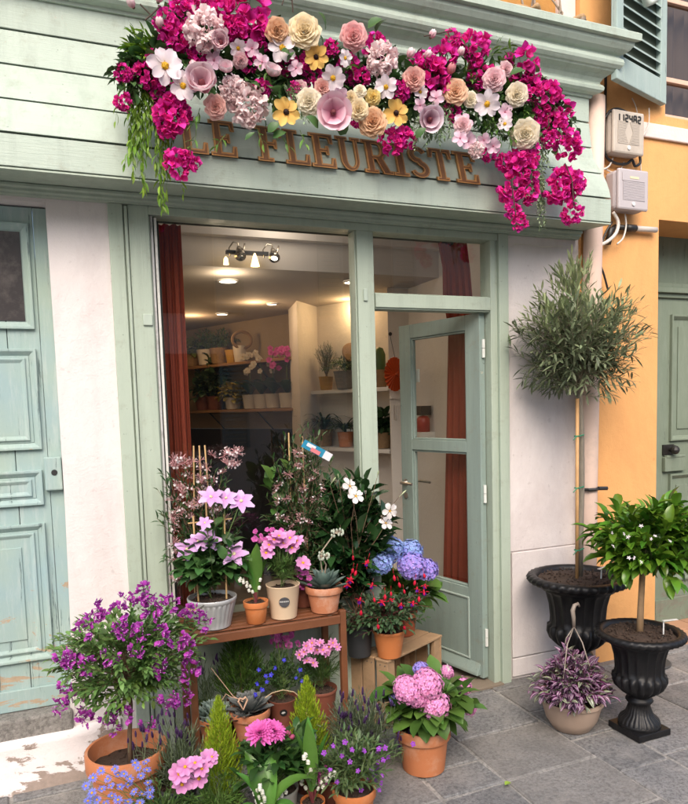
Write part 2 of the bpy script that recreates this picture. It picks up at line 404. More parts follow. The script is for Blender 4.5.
# fascia boards: curved outward towards the bottom
fa = MB()
FP = [(-.096, 3.27), (-.096, 3.134), (-.119, 2.991), (-.203, 2.827), (-.264, 2.679), (-.264, 2.553)]
def fY(z):
    for (y0, z0), (y1, z1) in zip(FP[:-1], FP[1:]):
        if z1 <= z <= z0: return y0+(y1-y0)*(z0-z)/(z0-z1)
    return -.264
curve = {2: [(-.119, 2.988), (-.135, 2.93), (-.165, 2.88), (-.201, 2.831)], 3: [(-.205, 2.823), (-.232, 2.775), (-.252, 2.725), (-.263, 2.684)]}
for i in range(5):
    (y0, z0), (y1, z1) = FP[i], FP[i+1]
    pr_ = curve.get(i) or [(y0, z0-(.004 if i else 0)), (y1, z1+.004)]
    prof = [(y, z) for y, z in pr_]+[(pr_[-1][0]+.02, pr_[-1][1]), (pr_[0][0]+.02, pr_[0][1])]
    fa.sweep(prof, -3.6, 2.78)
fascia = fa.build('fascia_board', GL, shop, world=True, bevel=.0025)
mb = MB()
bk = [(y+.034, max(z, 2.578)) for y, z in FP]+[(-.02, 2.578), (-.02, 3.27)]
mb.sweep(bk, -3.595, 2.777); mb.build('fascia_backing', MATS['groove'], shop, world=True)
mb = MB(); mb.sweep([(-.262, 2.5525), (-.262, 2.546), (-.03, 2.566), (-.03, 2.5725)], -3.6, 2.779); mb.build('soffit', GP, shop, world=True)
# cornice
CP = [(-.02, 3.262), (-.107, 3.262), (-.112, 3.275), (-.14, 3.28), (-.152, 3.29), (-.155, 3.304), (-.148, 3.318), (-.138, 3.326), (-.138, 3.334), (-.15, 3.352), (-.168, 3.364), (-.194, 3.374),
      (-.2, 3.382), (-.208, 3.384), (-.222, 3.398), (-.226, 3.412), (-.222, 3.43), (-.206, 3.444), (-.208, 3.452), (-.225, 3.456), (-.243, 3.468), (-.258, 3.487), (-.262, 3.505), (-.285, 3.507), (-.287, 3.54), (-.282, 3.546), (-.02, 3.565)]
mb = MB(); mb.sweep(CP, -3.6, 2.68, mitre=lambda y: max(-y, .1)); mb.build('cornice', GL, shop, world=True)
# letters: slab serif capitals with a raised rim
A = lambda cx, cy, rx, ry, a0, a1, n=10: [(cx+rx*math.cos(math.radians(a0+(a1-a0)*i/n)), cy+ry*math.sin(math.radians(a0+(a1-a0)*i/n))) for i in range(n+1)]
mid = [(.29,.46),(.44,.46),(.46,.38),(.53,.38),(.53,.64),(.46,.64),(.44,.56),(.29,.56)]
tope = [(.29,.89),(.54,.89),(.58,.72),(.67,.72),(.67,1),(0,1),(0,.9),(.1,.9),(.1,.1),(0,.1)]
def sshape():
    sp = A(.31, .735, .195, .185, 20, 270, 14)+A(.31, .275, .205, .195, 90, -160, 14)[1:]
    w = [.055+.03*math.sin(PI*i/(len(sp)-1)) for i in range(len(sp))]
    Lf = []; Rt = []
    for i, p in enumerate(sp):
        a = sp[max(i-1, 0)]; b = sp[min(i+1, len(sp)-1)]; d = (b[0]-a[0], b[1]-a[1]); q = math.hypot(*d); nx, ny = -d[1]/q, d[0]/q
        Lf.append((p[0]+nx*w[i], p[1]+ny*w[i])); Rt.append((p[0]-nx*w[i], p[1]-ny*w[i]))
    return Lf[:1]+[(.58, .97), (.50, .97)] [0:0]+Lf[1:]+[(.03, .02), (.11, .02)][0:0]+Rt[::-1]
LET = {'L': [[(0,0),(.70,0),(.70,.32),(.61,.32),(.57,.12),(.29,.12),(.29,.9),(.4,.9),(.4,1),(0,1),(0,.9),(.1,.9),(.1,.1),(0,.1)]],
 'E': [[(0,0),(.70,0),(.70,.30),(.61,.30),(.57,.11),(.29,.11)]+mid+tope],
 'F': [[(0,0),(.41,0),(.41,.1),(.29,.1)]+mid+tope],
 'I': [[(0,0),(.42,0),(.42,.1),(.31,.1),(.31,.9),(.42,.9),(.42,1),(0,1),(0,.9),(.11,.9),(.11,.1),(0,.1)]],
 'T': [[(.18,0),(.60,0),(.60,.1),(.49,.1),(.49,.89),(.64,.89),(.69,.70),(.78,.70),(.78,1),(0,1),(0,.70),(.09,.70),(.14,.89),(.29,.89),(.29,.1),(.18,.1)]],
 'U': [[(0,1),(0,.9),(.1,.9)]+A(.4,.32,.30,.33,180,360,16)+[(.70,.9),(.8,.9),(.8,1),(.5,1),(.5,.9),(.59,.9)]+A(.44,.32,.15,.22,360,180,12)+[(.29,.9),(.38,.9),(.38,1)]],
 'R': [[(0,0),(.40,0),(.40,.1),(.29,.1),(.29,.43),(.38,.43),(.56,0),(.85,0),(.85,.1),(.75,.1),(.58,.46)]+A(.42,.73,.30,.27,-55,90,12)+[(0,1),(0,.9),(.1,.9),(.1,.1),(0,.1)], [(.29,.54),(.42,.54)]+A(.42,.72,.12,.18,-90,90,8)[1:]+[(.29,.90)]],
 'S': [sshape()]}
bronze = M('bronze', (.50, .25, .085), .42, .2, 25, metal=.25, bump=.1, dirt=(.16, .07, .025), dscale=20, damt=.5)
bronze2 = M('bronze_face', (.20, .09, .036), .5, .2, 25, metal=.2, dirt=(.10, .04, .015), dscale=20, damt=.5)
def letter_mesh(ch, off, ext, z):
    cu = bpy.data.curves.new('c', 'CURVE'); cu.dimensions = '2D'; cu.fill_mode = 'BOTH'; cu.extrude = ext; cu.offset = off
    cu.bevel_depth = .006; cu.bevel_resolution = 1
    for pol in LET[ch]:
        s = cu.splines.new('POLY'); s.points.add(len(pol)-1); s.use_cyclic_u = True
        for p, q in zip(s.points, pol): p.co = (q[0], q[1], 0, 1)
    o = bpy.data.objects.new('c', cu); COL.objects.link(o); dg = bpy.context.evaluated_depsgraph_get()
    me = bpy.data.meshes.new_from_object(o.evaluated_get(dg)); bpy.data.objects.remove(o); bpy.data.curves.remove(cu)
    v = np.array([x.co[:] for x in me.vertices]); v[:, 2] += z
    f = [tuple(p.vertices) for p in me.polygons]; bpy.data.meshes.remove(me); return v, f
WID = {'L': .7, 'E': .7, 'F': .67, 'I': .42, 'T': .78, 'U': .8, 'R': .85, 'S': .62}
lets = [('L',.507,.622),('E',.635,.745),('F',.836,.948),('L',.961,1.072),('E',1.081,1.195),('U',1.209,1.326),('R',1.336,1.478),('I',1.483,1.561),('S',1.566,1.678),('T',1.683,1.804),('E',1.82,1.945)]
LH = .172; tl = math.radians(18)
for ch, x0, x1 in lets:
    mb = MB()
    v, f = letter_mesh(ch, 0.0, .05, 0); mb.add(v, f, 0)
    v, f = letter_mesh(ch, -.04, .05, .018); mb.add(v, f, 1)
    kx = (x1-x0)/WID[ch]
    for q in range(len(mb.v)):
        p = mb.v[q].copy(); w = np.zeros_like(p)
        w[:, 0] = x0+p[:, 0]*kx; hz = p[:, 1]*LH; dy = p[:, 2]*.14
        w[:, 1] = -.277+hz*math.sin(tl)-dy*math.cos(tl); w[:, 2] = 2.674+hz*math.cos(tl)-dy*math.sin(tl); mb.v[q] = w
    mb.build('letter', [bronze, bronze2], shop, world=True)
# lintel
mb = MB()
mb.sweep([(-.03, 2.566), (-.05, 2.562), (-.05, 2.550), (-.036, 2.546), (-.036, 2.534), (-.022, 2.530), (-.022, 2.523), (.06, 2.523), (.06, 2.566)], -3.6, 2.779)
mb.build('lintel', GP, shop, world=True, bevel=.002)
# shopfront frame
fr = MB()
fr.box(.229, -.004, 0, .290, .1, 2.523); fr.box(.290, .012, 0, .312, .1, 2.523); fr.box(.296, -.010, 0, .309, .02, 2.515)
fr.box(.312, -.002, 0, .400, .1, 2.523); fr.box(.400, .014, .62, .407, .1, 2.485)
fr.box(.400, -.003, 2.487, 2.236, .1, 2.5225)
fr.box(1.402, -.002, .62, 1.493, .09, 2.487); fr.box(1.493, .012, 0, 1.500, .09, 2.487); fr.box(1.395, .012, .66, 1.402, .09, 2.487)
fr.box(1.402, -.002, 0, 1.493, .09, .62)
fr.box(1.5005, -.001, 2.112, 2.19, .09, 2.180); fr.box(1.5005, .008, 2.104, 2.189, .09, 2.112); fr.box(1.5005, .01, 2.18, 2.189, .09, 2.186)
fr.box(2.19, -.001, 0.0, 2.222, .1, 2.487); fr.box(2.222, .006, 0, 2.238, .1, 2.523); fr.box(2.238, -.012, 0, 2.300, .1, 2.523)
frame_o = fr.build('shopfront_frame', GP, shop, world=True, bevel=.004)
mb = MB(); mb.box(.407, .01, 0, 1.402, .09, .60); mb.box(.47, -.004, .08, 1.34, .01, .53); mb.build('stall_riser', GP, shop, world=True, bevel=.004)
mb = MB(); mb.box(.40, -.03, .60, 1.402, .12, .64); mb.build('window_sill', GP, shop, world=True, bevel=.005)
mb = MB()
mb.box(.4075, .012, .64, .418, .05, 2.486, 1); mb.box(.424, .02, .64, .436, .06, 2.48, 0); mb.box(.418, .028, .64, .424, .06, 2.486, 2)
mb.box(.4365, .045, .64, .448, .07, 2.47, 2)
mb.build('window_strip', [MATS['glassframe_white'], MATS['alu'], MATS['groove']], shop, world=True, bevel=.002)
mb = MB()
for (x, z) in ((.352, 2.0), ): mb.box(x, -.012, z, x+.042, -.002, z+.05)
mb.box(1.43, -.012, 2.14, 1.452, -.002, 2.2); mb.build('bracket', GL, shop, world=True, bevel=.003)
# glass
def glassmat(name, tint, rf):
    m, nt, b, out = newmat(name); g = NG(nt); nt.nodes.remove(b)
    tr = g.n('ShaderNodeBsdfTransparent'); tr.inputs[0].default_value = (*tint, 1)
    gl = g.n('ShaderNodeBsdfGlossy'); gl.inputs[0].default_value = (1, 1, 1, 1); gl.inputs['Roughness'].default_value = .01
    fz = g.n('ShaderNodeFresnel'); bf = g.n('ShaderNodeNewGeometry').outputs['Backfacing']; g.l(g.math('ADD', rf, g.math('MULTIPLY', bf, 1/rf-rf)), fz.inputs[0]); mx = g.n('ShaderNodeMixShader')
    g.l(fz.outputs[0], mx.inputs[0]); g.l(tr.outputs[0], mx.inputs[1]); g.l(gl.outputs[0], mx.inputs[2]); g.l(mx.outputs[0], out.inputs[0]); return m
G1 = glassmat('glass', (.93, .95, .93), 1.75)
def pane(name, x0, z0, x1, z1, y, par):
    mb = MB(); mb.add([(x0,y,z0),(x1,y,z0),(x1,y,z1),(x0,y,z1)], [(0,1,2,3)]); return mb.build(name, G1, par, world=True)
pane('window_pane', .436, .64, 1.40, 2.487, .055, shop); pane('transom_pane', 1.50, 2.18, 2.19, 2.487, .05, shop)
# the open shop door, hinged on the right post
TH = math.radians(77)
door = bpy.data.objects.new('shop_door', None); COL.objects.link(door); door.parent = shop
door.location = (2.185-1.2, .052, 0); door.rotation_euler = (0, 0, PI-TH)      # local +x runs from hinge to the free edge
door['label'] = 'half open green glazed door with a solid lower panel'
DG = woodpaint('door_paint', (.265, .34, .31), .42)
mb = MB(); DT = .042; W = .69
# local y: + is the street side face
def dbox(x0, z0, x1, z1, y0=0, y1=DT, mi=0): mb.box(x0, y0, z0, x1, y1, z1, mi)
dbox(0, .03, .11, 2.105); dbox(.583, .03, W, 2.105); dbox(.1101, 2.02, .5829, 2.104); dbox(.1101, 1.33, .5829, 1.395); dbox(.1101, .03, .5829, .545)
for z0, z1 in ((1.395, 2.02), (.545, 1.33)):
    dbox(.1101, z0+.0005, .122, z1-.0005, .008, .034); dbox(.571, z0+.0005, .5829, z1-.0005, .008, .034); dbox(.1221, z0+.0005, .5709, z0+.012, .008, .034); dbox(.1221, z1-.012, .5709, z1-.0005, .008, .034)
mb.build('door_leaf', DG, door, bevel=.003)
mb = MB(); x0, x1, z0, z1 = .10, .60, .12, .49
for a in ((x0, z0, x0+.012, z1), (x1-.012, z0, x1, z1), (x0+.0121, z0, x1-.0121, z0+.012), (x0+.0121, z1-.012, x1-.0121, z1)): mb.box(a[0], -.007, a[1], a[2], 0.0, a[3]); mb.box(a[0], DT, a[1], a[2], DT+.007, a[3])
mb.build('door_panel', M('door_bead', (.36, .44, .40), .5), door, bevel=.003)
mb = MB()
for sy in (-1, 1):
    y = 0 if sy < 0 else DT
    mb.add([(.02, y, .045), (W, y, .045), (W, y, .115), (.02, y, .115), (.02, y+sy*.03, .045), (W, y+sy*.03, .045), (W, y+sy*.028, .06), (.02, y+sy*.028, .06)], [(4,5,6,7),(7,6,2,3),(0,4,7,3),(1,2,6,5),(0,1,5,4)])
mb.build('weather_board', DG, door, bevel=.003)
for z0, z1 in ((1.395, 2.02), (.545, 1.33)):
    mb = MB(); mb.add([(.11, .02, z0), (.583, .02, z0), (.583, .02, z1), (.11, .02, z1)], [(0,1,2,3)]); mb.build('door_pane', G1, door)
steel = M('steel', (.55, .54, .52), .3, .08, 20, metal=.9)
for sy, y in ((-1, 0), (1, DT)):
    mb = MB(); hx = .645
    mb.tube([(hx, y, 1.12), (hx, y+sy*.008, 1.12)], .022, 14); mb.tube([(hx, y+sy*.006, 1.12), (hx, y+sy*.045, 1.12), (hx-.012, y+sy*.054, 1.12), (hx-.05, y+sy*.056, 1.12), (hx-.115, y+sy*.055, 1.118)], [.009, .009, .009, .009, .0085], 8)
    mb.tube([(hx, y, 1.035), (hx, y+sy*.007, 1.035)], .019, 14); mb.tube([(hx, y+sy*.0072, 1.035), (hx, y+sy*.008, 1.035)], .006, 8)
    mb.build('door_handle', steel, door, smooth=False)
mb = MB()
for z in (.22, 1.05, 1.86):
    mb.tube([(-.008, .02, z), (-.008, .02, z+.05)], .009, 8); mb.tube([(-.008, .02, z+.053), (-.008, .02, z+.1)], .009, 8)
mb.build('hinge', M('hinge_white', (.68, .7, .66), .4), door)
mb = MB(); mb.box(.555, -.012, 1.75, .585, 0, 1.83); mb.box(.105, -.014, 1.72, .13, 0, 1.80); mb.build('door_clip', M('hinge_white', (.7, .7, .66)), door, bevel=.004)
mb = MB(); mb.box(1.495, -.03, -.004, 2.237, .16, .014); mb.build('threshold', M('timber_sill', (.20, .16, .12), .8, .3, 14, bump=.5, stretch=(.3, 1, 1)), shop, world=True, bevel=.004)
# old blue door on the left
odoor = bpy.data.objects.new('old_door', None); COL.objects.link(odoor); odoor.parent = shop; odoor.location = (-1.2-.5, .08, .31); odoor['label'] = 'weathered pale blue panelled door with peeling paint'
OB = MATS['old_blue']
mb = MB()
xs = [-1.25, -.72, -.715, -.405, -.402, -.205, -.2025, -.075, -.0735, .03]
for a, b_ in zip(xs[::2], xs[1::2]): mb.box(a, .08, .311, b_, .13, 2.5)
mb.box(-1.25, .066, .311, -.02, .0795, .405)
mb.build('door_leaf', OB, odoor, world=True, bevel=.003)
def rframe(mb, x0, z0, x1, z1, w, y0, y1, mi=0):
    # mitred moulding with a sloping face
    for (a, b) in (((x0, z0), (x1, z0)), ((x1, z0), (x1, z1)), ((x1, z1), (x0, z1)), ((x0, z1), (x0, z0))):
        cx, cz = (x0+x1)/2, (z0+z1)/2
        ins = lambda p: (p[0]+w*(1 if p[0] < cx else -1), p[1]+w*(1 if p[1] < cz else -1))
        i2 = lambda p: (p[0]+w*.35*(1 if p[0] < cx else -1), p[1]+w*.35*(1 if p[1] < cz else -1))
        A_, B_ = ins(a), ins(b); a2, b2 = i2(a), i2(b)
        V = [(a[0], y1, a[1]), (b[0], y1, b[1]), (b[0], y0, b[1]), (a[0], y0, a[1]), (a2[0], y0, a2[1]), (b2[0], y0, b2[1]), (B_[0], y1-(y1-y0)*.1, B_[1]), (A_[0], y1-(y1-y0)*.1, A_[1])]
        mb.add(V, [(0,1,2,3), (3,2,5,4), (4,5,6,7)], mi)
for x1, z0, z1, st in ((-.093, 1.985, 2.43, 1), (-.095, 1.466, 1.901, 2), (-.102, 1.222, 1.375, 2), (-.105, .528, 1.14, 3)):
    mb = MB(); x0 = -.64
    rframe(mb, x0, z0, x1, z1, .03, .062, .08)
    if st >= 2: mb.box(x0+.03, .074, z0+.03, x1-.03, .0797, z1-.03); rframe(mb, x0+.045, z0+.04, x1-.045, z1-.04, .02, .066, .0742)
    if st == 3: mb.box(x0+.1, .068, z0+.1, x1-.1, .0738, z1-.1)
    mb.build('door_panel', OB, odoor, world=True, bevel=.002)
mb = MB(); mb.add([(-.605, .0765, 2.02), (-.128, .0765, 2.02), (-.128, .0765, 2.395), (-.605, .0765, 2.395)], [(0,1,2,3)])
mb.build('door_light', M('dark_glass', (.05, .045, .045), .12, .3, 6, spec=.6, dirt=(.16, .14, .13), dscale=9, damt=.6), odoor, world=True)
mb = MB(); mb.box(-.092, .048, 1.283, -.021, .08, 1.43); mb.build('lock_plate', OB, odoor, world=True, bevel=.006)
mb = MB(); mb.tube([(-.052, .0485, 1.362), (-.052, .046, 1.362)], .013, 14); mb.build('keyhole', MATS['dark'], odoor, world=True)

# ------------------------------------------------------------------ neighbour house, orange
ora = thing('orange_house', 'orange plastered house with a recessed grey green door', 'house', (3.4, 0, 0))
mb = MB()
mb.box(2.80, 0, -.02, 3.40, .45, 2.684); mb.box(2.80, 0, 2.684, 5.9, .45, 3.29); mb.box(2.80, 0, 3.29, 3.44, .45, 6.0); mb.box(4.5, 0, 3.29, 5.9, .45, 6.0); mb.box(3.44, 0, 5.2, 4.5, .45, 6.0); mb.box(4.55, 0, -.02, 5.9, .45, 2.684)
mb.build('wall', MATS['orange_plaster'], ora, world=True)
mb = MB(); mb.box(3.20, -.018, 3.146, 5.9, 0, 3.231); mb.build('string_course', MATS['band_plaster'], ora, world=True, bevel=.006)
OG = MATS['old_green']
gd = bpy.data.objects.new('house_door', None); COL.objects.link(gd); gd.parent = ora; gd.location = (.58, .33, .05)
mb = MB(); mb.box(3.40, .33, .03, 4.55, .40, 2.75); mb.build('door_leaf', OG, gd, world=True)
mb = MB(); mb.box(3.40, .285, 2.31, 4.55, .33, 2.345); mb.box(3.40, .30, 2.3451, 4.55, .33, 2.375); mb.box(3.40, .31, 2.28, 4.55, .33, 2.3099); mb.build('door_rail', OG, gd, world=True, bevel=.004)
mb = MB(); mb.box(3.40, .315, .03, 4.55, .33, .20); mb.build('door_rail', OG, gd, world=True, bevel=.004)
for z0, z1 in ((1.31, 2.17), (.32, 1.08)):
    mb = MB(); rframe(mb, 3.86, z0, 4.46, z1, .035, .308, .33); mb.box(3.93, .322, z0+.08, 4.39, .3295, z1-.08); mb.build('door_panel', OG, gd, world=True, bevel=.002)
mb = MB(); mb.box(3.80, .30, 1.10, 3.99, .329, 1.2); mb.box(3.81, .296, 1.195, 3.985, .32, 1.212); mb.build('letter_slot', OG, gd, world=True, bevel=.004)
blk = M('black_metal', (.015, .014, .013), .45, .2, 30, bump=.2)
mb = MB(); mb.box(3.80, .318, 1.215, 3.9, .33, 1.285); mb.sphere((3.86, .275, 1.25), .032, 10, 6); mb.tube([(3.86, .33, 1.25), (3.86, .28, 1.25)], .013, 8); mb.build('door_knob', blk, gd, world=True)
mb = MB()
for i in range(6):
    for j in range(2): mb.box(3.43+.27*i, -.005+.165*j, .0, 3.43+.27*i+.262, .155+.165*j, .028+.004*j)
tg = M('terracotta_tile', (.45, .25, .15), .7, .15, 8, island=.15, bump=.2, dirt=(.34, .24, .18), dscale=5, damt=.5)
mb.build('door_tile', tg, ora, world=True, bevel=.003)
# upper window
uw = bpy.data.objects.new('upper_window', None); COL.objects.link(uw); uw.parent = ora; uw.location = (.55, .2, 3.3)
mb = MB(); pk = M('pink_frame', (.66, .44, .33), .6, .1, 20)
mb.box(3.44, .03, 3.29, 3.475, .12, 5.2); mb.box(4.465, .03, 3.29, 4.5, .12, 5.2); mb.box(3.475, .03, 3.29, 4.465, .12, 3.32)
for z in (3.52, 3.98, 4.4): mb.box(3.475, .05, z, 4.465, .09, z+.028)
mb.box(3.95, .045, 3.32, 3.99, .1, 5.2); mb.build('window_frame', pk, uw, world=True, bevel=.003)
mb = MB(); mb.add([(3.475, .07, 3.32), (4.465, .07, 3.32), (4.465, .07, 5.2), (3.475, .07, 5.2)], [(0,1,2,3)]); mb.build('window_glass', glassmat('glass_dim', (.5, .47, .44), 1.5), uw, world=True)
mb = MB()
V = []; F = []
for i in range(40):
    x = 3.48+i*.025; V += [(x, .16+.03*math.sin(i*1.7), 3.3), (x, .16+.03*math.sin(i*1.7), 5.2)]
for i in range(39): F.append((2*i, 2*i+2, 2*i+3, 2*i+1))
mb.add(V, F); mb.build('net_curtain', M('net', (.30, .25, .22), .9), uw, smooth=True, world=True)
mb = MB(); mb.box(3.44, .25, 3.2, 4.5, .4, 5.2); mb.build('window_back', MATS['dark'], uw, world=True)
# shutter folded out from the window
sh = bpy.data.objects.new('shutter', None); COL.objects.link(sh); sh.parent = ora; sh.location = (3.392-3.4, -.012, 3.335); sh.rotation_euler = (0, 0, math.radians(180+17))
SB = MATS['shutter_blue']; mb = MB(); w = .56
mb.box(0, 0, 0, .07, .035, 1.9); mb.box(w-.07, 0, 0, w, .035, 1.9); mb.box(.0701, 0, 0, w-.0701, .035, .13); mb.box(.0701, 0, .93, w-.0701, .035, 1.02); mb.build('shutter_frame', SB, sh, bevel=.004)
mb = MB()
for i in range(13):
    z = .15+.062*i
    mb.add([(.0705, .004, z+.026), (w-.0705, .004, z+.026), (w-.0705, .033, z), (.0705, .033, z), (.0705, .004, z+.036), (w-.0705, .004, z+.036), (w-.0705, .033, z+.01), (.0705, .033, z+.01)], [(0,3,2,1),(4,5,6,7),(0,1,5,4),(3,7,6,2)])
mb.box(.0705, .001, .14, w-.0705, .0035, .93, 1)
mb.build('louvre', [SB, M('louvre_dark', (.10, .12, .09), .9)], sh)
mb = MB(); mb.tube([(.16, .055, .53), (.20, .06, .51), (.24, .055, .48), (.29, .06, .46), (.33, .055, .495), (.37, .05, .51)], [.01, .02, .012, .022, .014, .018], 8); mb.tube([(.24, .03, .48), (.24, .06, .48)], .012, 8)
mb.build('shutter_catch', M('catch', (.48, .53, .47), .5), sh, smooth=True)
# upper shop wall behind the cornice, with the old vine
up = MB(); up.box(-3.6, .06, 3.6, 2.68, .4, 6.0); up.build('upper_wall', MATS['ochre_old'], shop, world=True)
up = MB(); up.box(2.68, .03, 3.6, 2.80, .4, 6.0); up.build('upper_pilaster', MATS['band_plaster'], shop, world=True, bevel=.01)
vn = thing('dry_vine', 'dry brown twisted vine stem lying on top of the green cornice', 'vine', (2.45, -.08, 3.56))
mb = MB()
for k in range(4):
    x0 = 2.12+.1*k; pts = []
    for i in range(26):
        a = i*.42+k*1.4; pts.append((x0+.021*i+.02*math.sin(a*2), -.10+.05*math.sin(a)+.02*k, 3.585+.06*abs(math.sin(a*.55+k))+.03*k*.5))
    mb.tube(pts, [.013+.006*math.sin(i+k) for i in range(26)], 7, k % 2)
for i in range(9): p = (U(2.1, 2.66), U(-.12, -.03), 3.56); mb.tube([p, (p[0]+U(-.1, .1), p[1]+.03, 3.7), (p[0]+U(-.15, .15), .0, 3.85)], [.009, .007, .004], 5, 1)
mb.build('vine_stem', [M('vine_a', (.34, .22, .11), .85, .3, 30, bump=.6), M('vine_b', (.24, .19, .14), .9, .3, 30, bump=.6)], vn, smooth=True, world=True)
# opposite side of the lane (seen only in the panes)
op = thing('opposite_house', 'pale house across the lane mirrored faintly in the shop window', 'house', (.8, -9.0, 0))
mb = MB(); mb.box(-6, -9.6, 0, 9, -9.0, 5.4); mb.build('wall', MATS['opposite_plaster'], op, world=True)
for x in (-1.4, 2.1, 5.6):
    for z in (.9, 3.3):
        mb = MB(); mb.box(x-.5, -9.002, z, x+.5, -8.97, z+1.7); mb.build('window', M('opp_glass', (.04, .045, .05), .15), op, world=True)
        for sx in (-1, 1):
            mb = MB(); cx = x+sx*.78; mb.box(cx-.25, -8.99, z, cx-.2, -8.94, z+1.7); mb.box(cx+.2, -8.99, z, cx+.25, -8.94, z+1.7)
            for i in range(22): mb.box(cx-.199, -8.98, z+.03+.076*i, cx+.199, -8.95, z+.03+.076*i+.05)
            mb.build('shutter', SB, op, world=True)
# ================================================================== SHOP INTERIOR
RW = MATS['room_wall']
def wallquad(mb, a, b, z0, z1, mi=0): mb.add([(*a, z0), (*b, z0), (*b, z1), (*a, z1)], [(0,1,2,3)], mi)
mb = MB()
wallquad(mb, (1.75, 2.0), (2.02, 2.28), 0, 2.45); wallquad(mb, (2.02, 2.28), (2.43, 1.42), 0, 2.45)
wallquad(mb, (2.20, 1.30), (2.37, 1.30), 0, 2.8); wallquad(mb, (2.20, 1.30), (2.43, 1.42), 0, 2.45); wallquad(mb, (2.37, 1.3), (2.37, .16), 0, 2.8)
wallquad(mb, (.22, .16), (.22, 1.2), 0, 2.8); wallquad(mb, (.22, 1.2), (.0, 5.2), 0, 2.8)
wallquad(mb, (1.75, 2.0), (1.84, 2.5), 0, 2.45)
mb.box(.22, .30, 2.8, 2.9, .34, 2.81)
struct(mb.build('shop_inner_wall', RW))
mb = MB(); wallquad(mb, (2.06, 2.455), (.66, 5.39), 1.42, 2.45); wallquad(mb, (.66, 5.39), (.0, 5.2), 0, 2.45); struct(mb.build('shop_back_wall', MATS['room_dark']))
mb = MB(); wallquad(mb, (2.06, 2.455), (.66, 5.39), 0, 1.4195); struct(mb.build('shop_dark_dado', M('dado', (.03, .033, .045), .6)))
mb = MB()
mb.add([(.1, .16, 2.8), (2.6, .16, 2.8), (2.6, .86, 2.8), (.1, .86, 2.8)], [(0,1,2,3)])
mb.add([(.1, .86, 2.45), (2.6, .86, 2.45), (2.6, .86, 2.8), (.1, .86, 2.8)], [(0,1,2,3)], 1)
mb.add([(-.2, .86, 2.45), (2.6, .86, 2.45), (2.6, 5.6, 2.45), (-.2, 5.6, 2.45)], [(0,1,2,3)])
mb.box(.15, .80, 2.62, 2.5, .859, 2.66, 1)
mb.sweep([(.86, 2.80), (.80, 2.80), (.78, 2.77), (.80, 2.75), (.86, 2.72)], .15, 2.37)
struct(mb.build('shop_ceiling', [M('ceiling', (.42, .365, .32), .85, .04, 3), M('beam_paint', (.66, .60, .55), .85, .04, 3)]))
mb = MB(); mb.add([(-.2, .16, .0), (2.6, .16, .0), (2.6, 5.6, .0), (-.2, 5.6, .0)], [(0,1,2,3)]); struct(mb.build('shop_floor', M('shopfloor', (.16, .13, .10), .5, .3, 5)))
mb = MB(); mb.box(2.2, 1.28, 1.655, 2.369, 1.3, 1.68); mb.box(2.2, 1.285, 0, 2.369, 1.2995, 1.63)
for i in range(9): mb.box(2.215+.017*i, 1.278, 1.50, 2.222+.017*i, 1.2848, 1.61)
struct(mb.build('wall_panelling', RW))
def shelf(name, label, pts, z0, z1, m, group=None):
    mb = MB(); n = len(pts)
    mb.add([(*p, z0) for p in pts]+[(*p, z1) for p in pts], [tuple(range(n-1, -1, -1)), tuple(range(n, 2*n))]+[(i, (i+1) % n, n+(i+1) % n, n+i) for i in range(n)])
    o = mb.build(name, m, bevel=.004); return tag(o, label, 'shelf', group)
sw = M('shelf_white', (.72, .68, .63), .5, .05, 5); swd = M('shelf_wood', (.30, .16, .07), .55, .2, 8, stretch=(1, 1, 6))
AP = [(1.90, 2.165), (2.20, 1.32), (2.40, 1.40), (2.03, 2.24)]
shelf('white_shelf', 'upper white shelf in the lit alcove, behind the red paper fan', AP, 1.715, 1.745, sw)
shelf('white_shelf', 'lower white shelf in the lit alcove holding spidery grass plants', AP, 1.255, 1.285, sw)
WP = [(1.854, 2.35), (.854, 4.452), (1.035, 4.54), (2.03, 2.44)]
shelf('wooden_shelf', 'upper brown wooden shelf with baskets on the dim back wall', WP, 2.02, 2.047, swd)
shelf('wooden_shelf', 'lower brown wooden shelf with a row of white orchid pots', WP, 1.583, 1.609, swd)
for zz in (2.02, 1.583):
    mb = MB()
    for t in (.24, .55, .9):
        x, y = 1.92+t*(.918-1.92), 2.382+t*(4.484-2.382); mb.bar((x+.11, y+.05, zz-.004), (x-.05, y-.03, zz-.004), .02, .006); mb.bar((x+.11, y+.05, zz-.16), (x-.04, y-.02, zz-.006), .018, .006)
    tag(mb.build('shelf_bracket', MATS['groove']), 'dark bracket irons under the %s wooden shelf on the back wall' % ('upper' if zz > 1.8 else 'lower'), 'bracket')
# curtains
rust = M('rust_cloth', (.26, .042, .018), .85, .25, 5, bump=.3, bscale=300, transl=.25, stretch=(4, 4, .6), col2=(.28, .046, .02))
def curtain(label, rows, nf, amp, n=60):
    mb = MB(); V = []; k = len(rows)
    for (a, b, z) in rows:
        a = Vector((*a, z)); b = Vector((*b, z)); d = (b-a).normalized(); nn = Vector((d.y, -d.x, 0))
        for i in range(n+1):
            t = i/n; p = a.lerp(b, t)+nn*amp*(math.sin(2*PI*nf*t)+.4*math.sin(2*PI*nf*2.3*t+z)); V.append(tuple(p))
    F = [(j*(n+1)+i, j*(n+1)+i+1, (j+1)*(n+1)+i+1, (j+1)*(n+1)+i) for j in range(k-1) for i in range(n)]
    mb.add(V, F); o = mb.build('curtain', rust, smooth=True); return tag(o, label, 'curtain')
curtain('rust red curtain hanging at the left edge of the shop window', [((.40, .17), (.565, .15), z) for z in (2.49, 2.0, 1.5, 1.0, .66)], 4, .016)
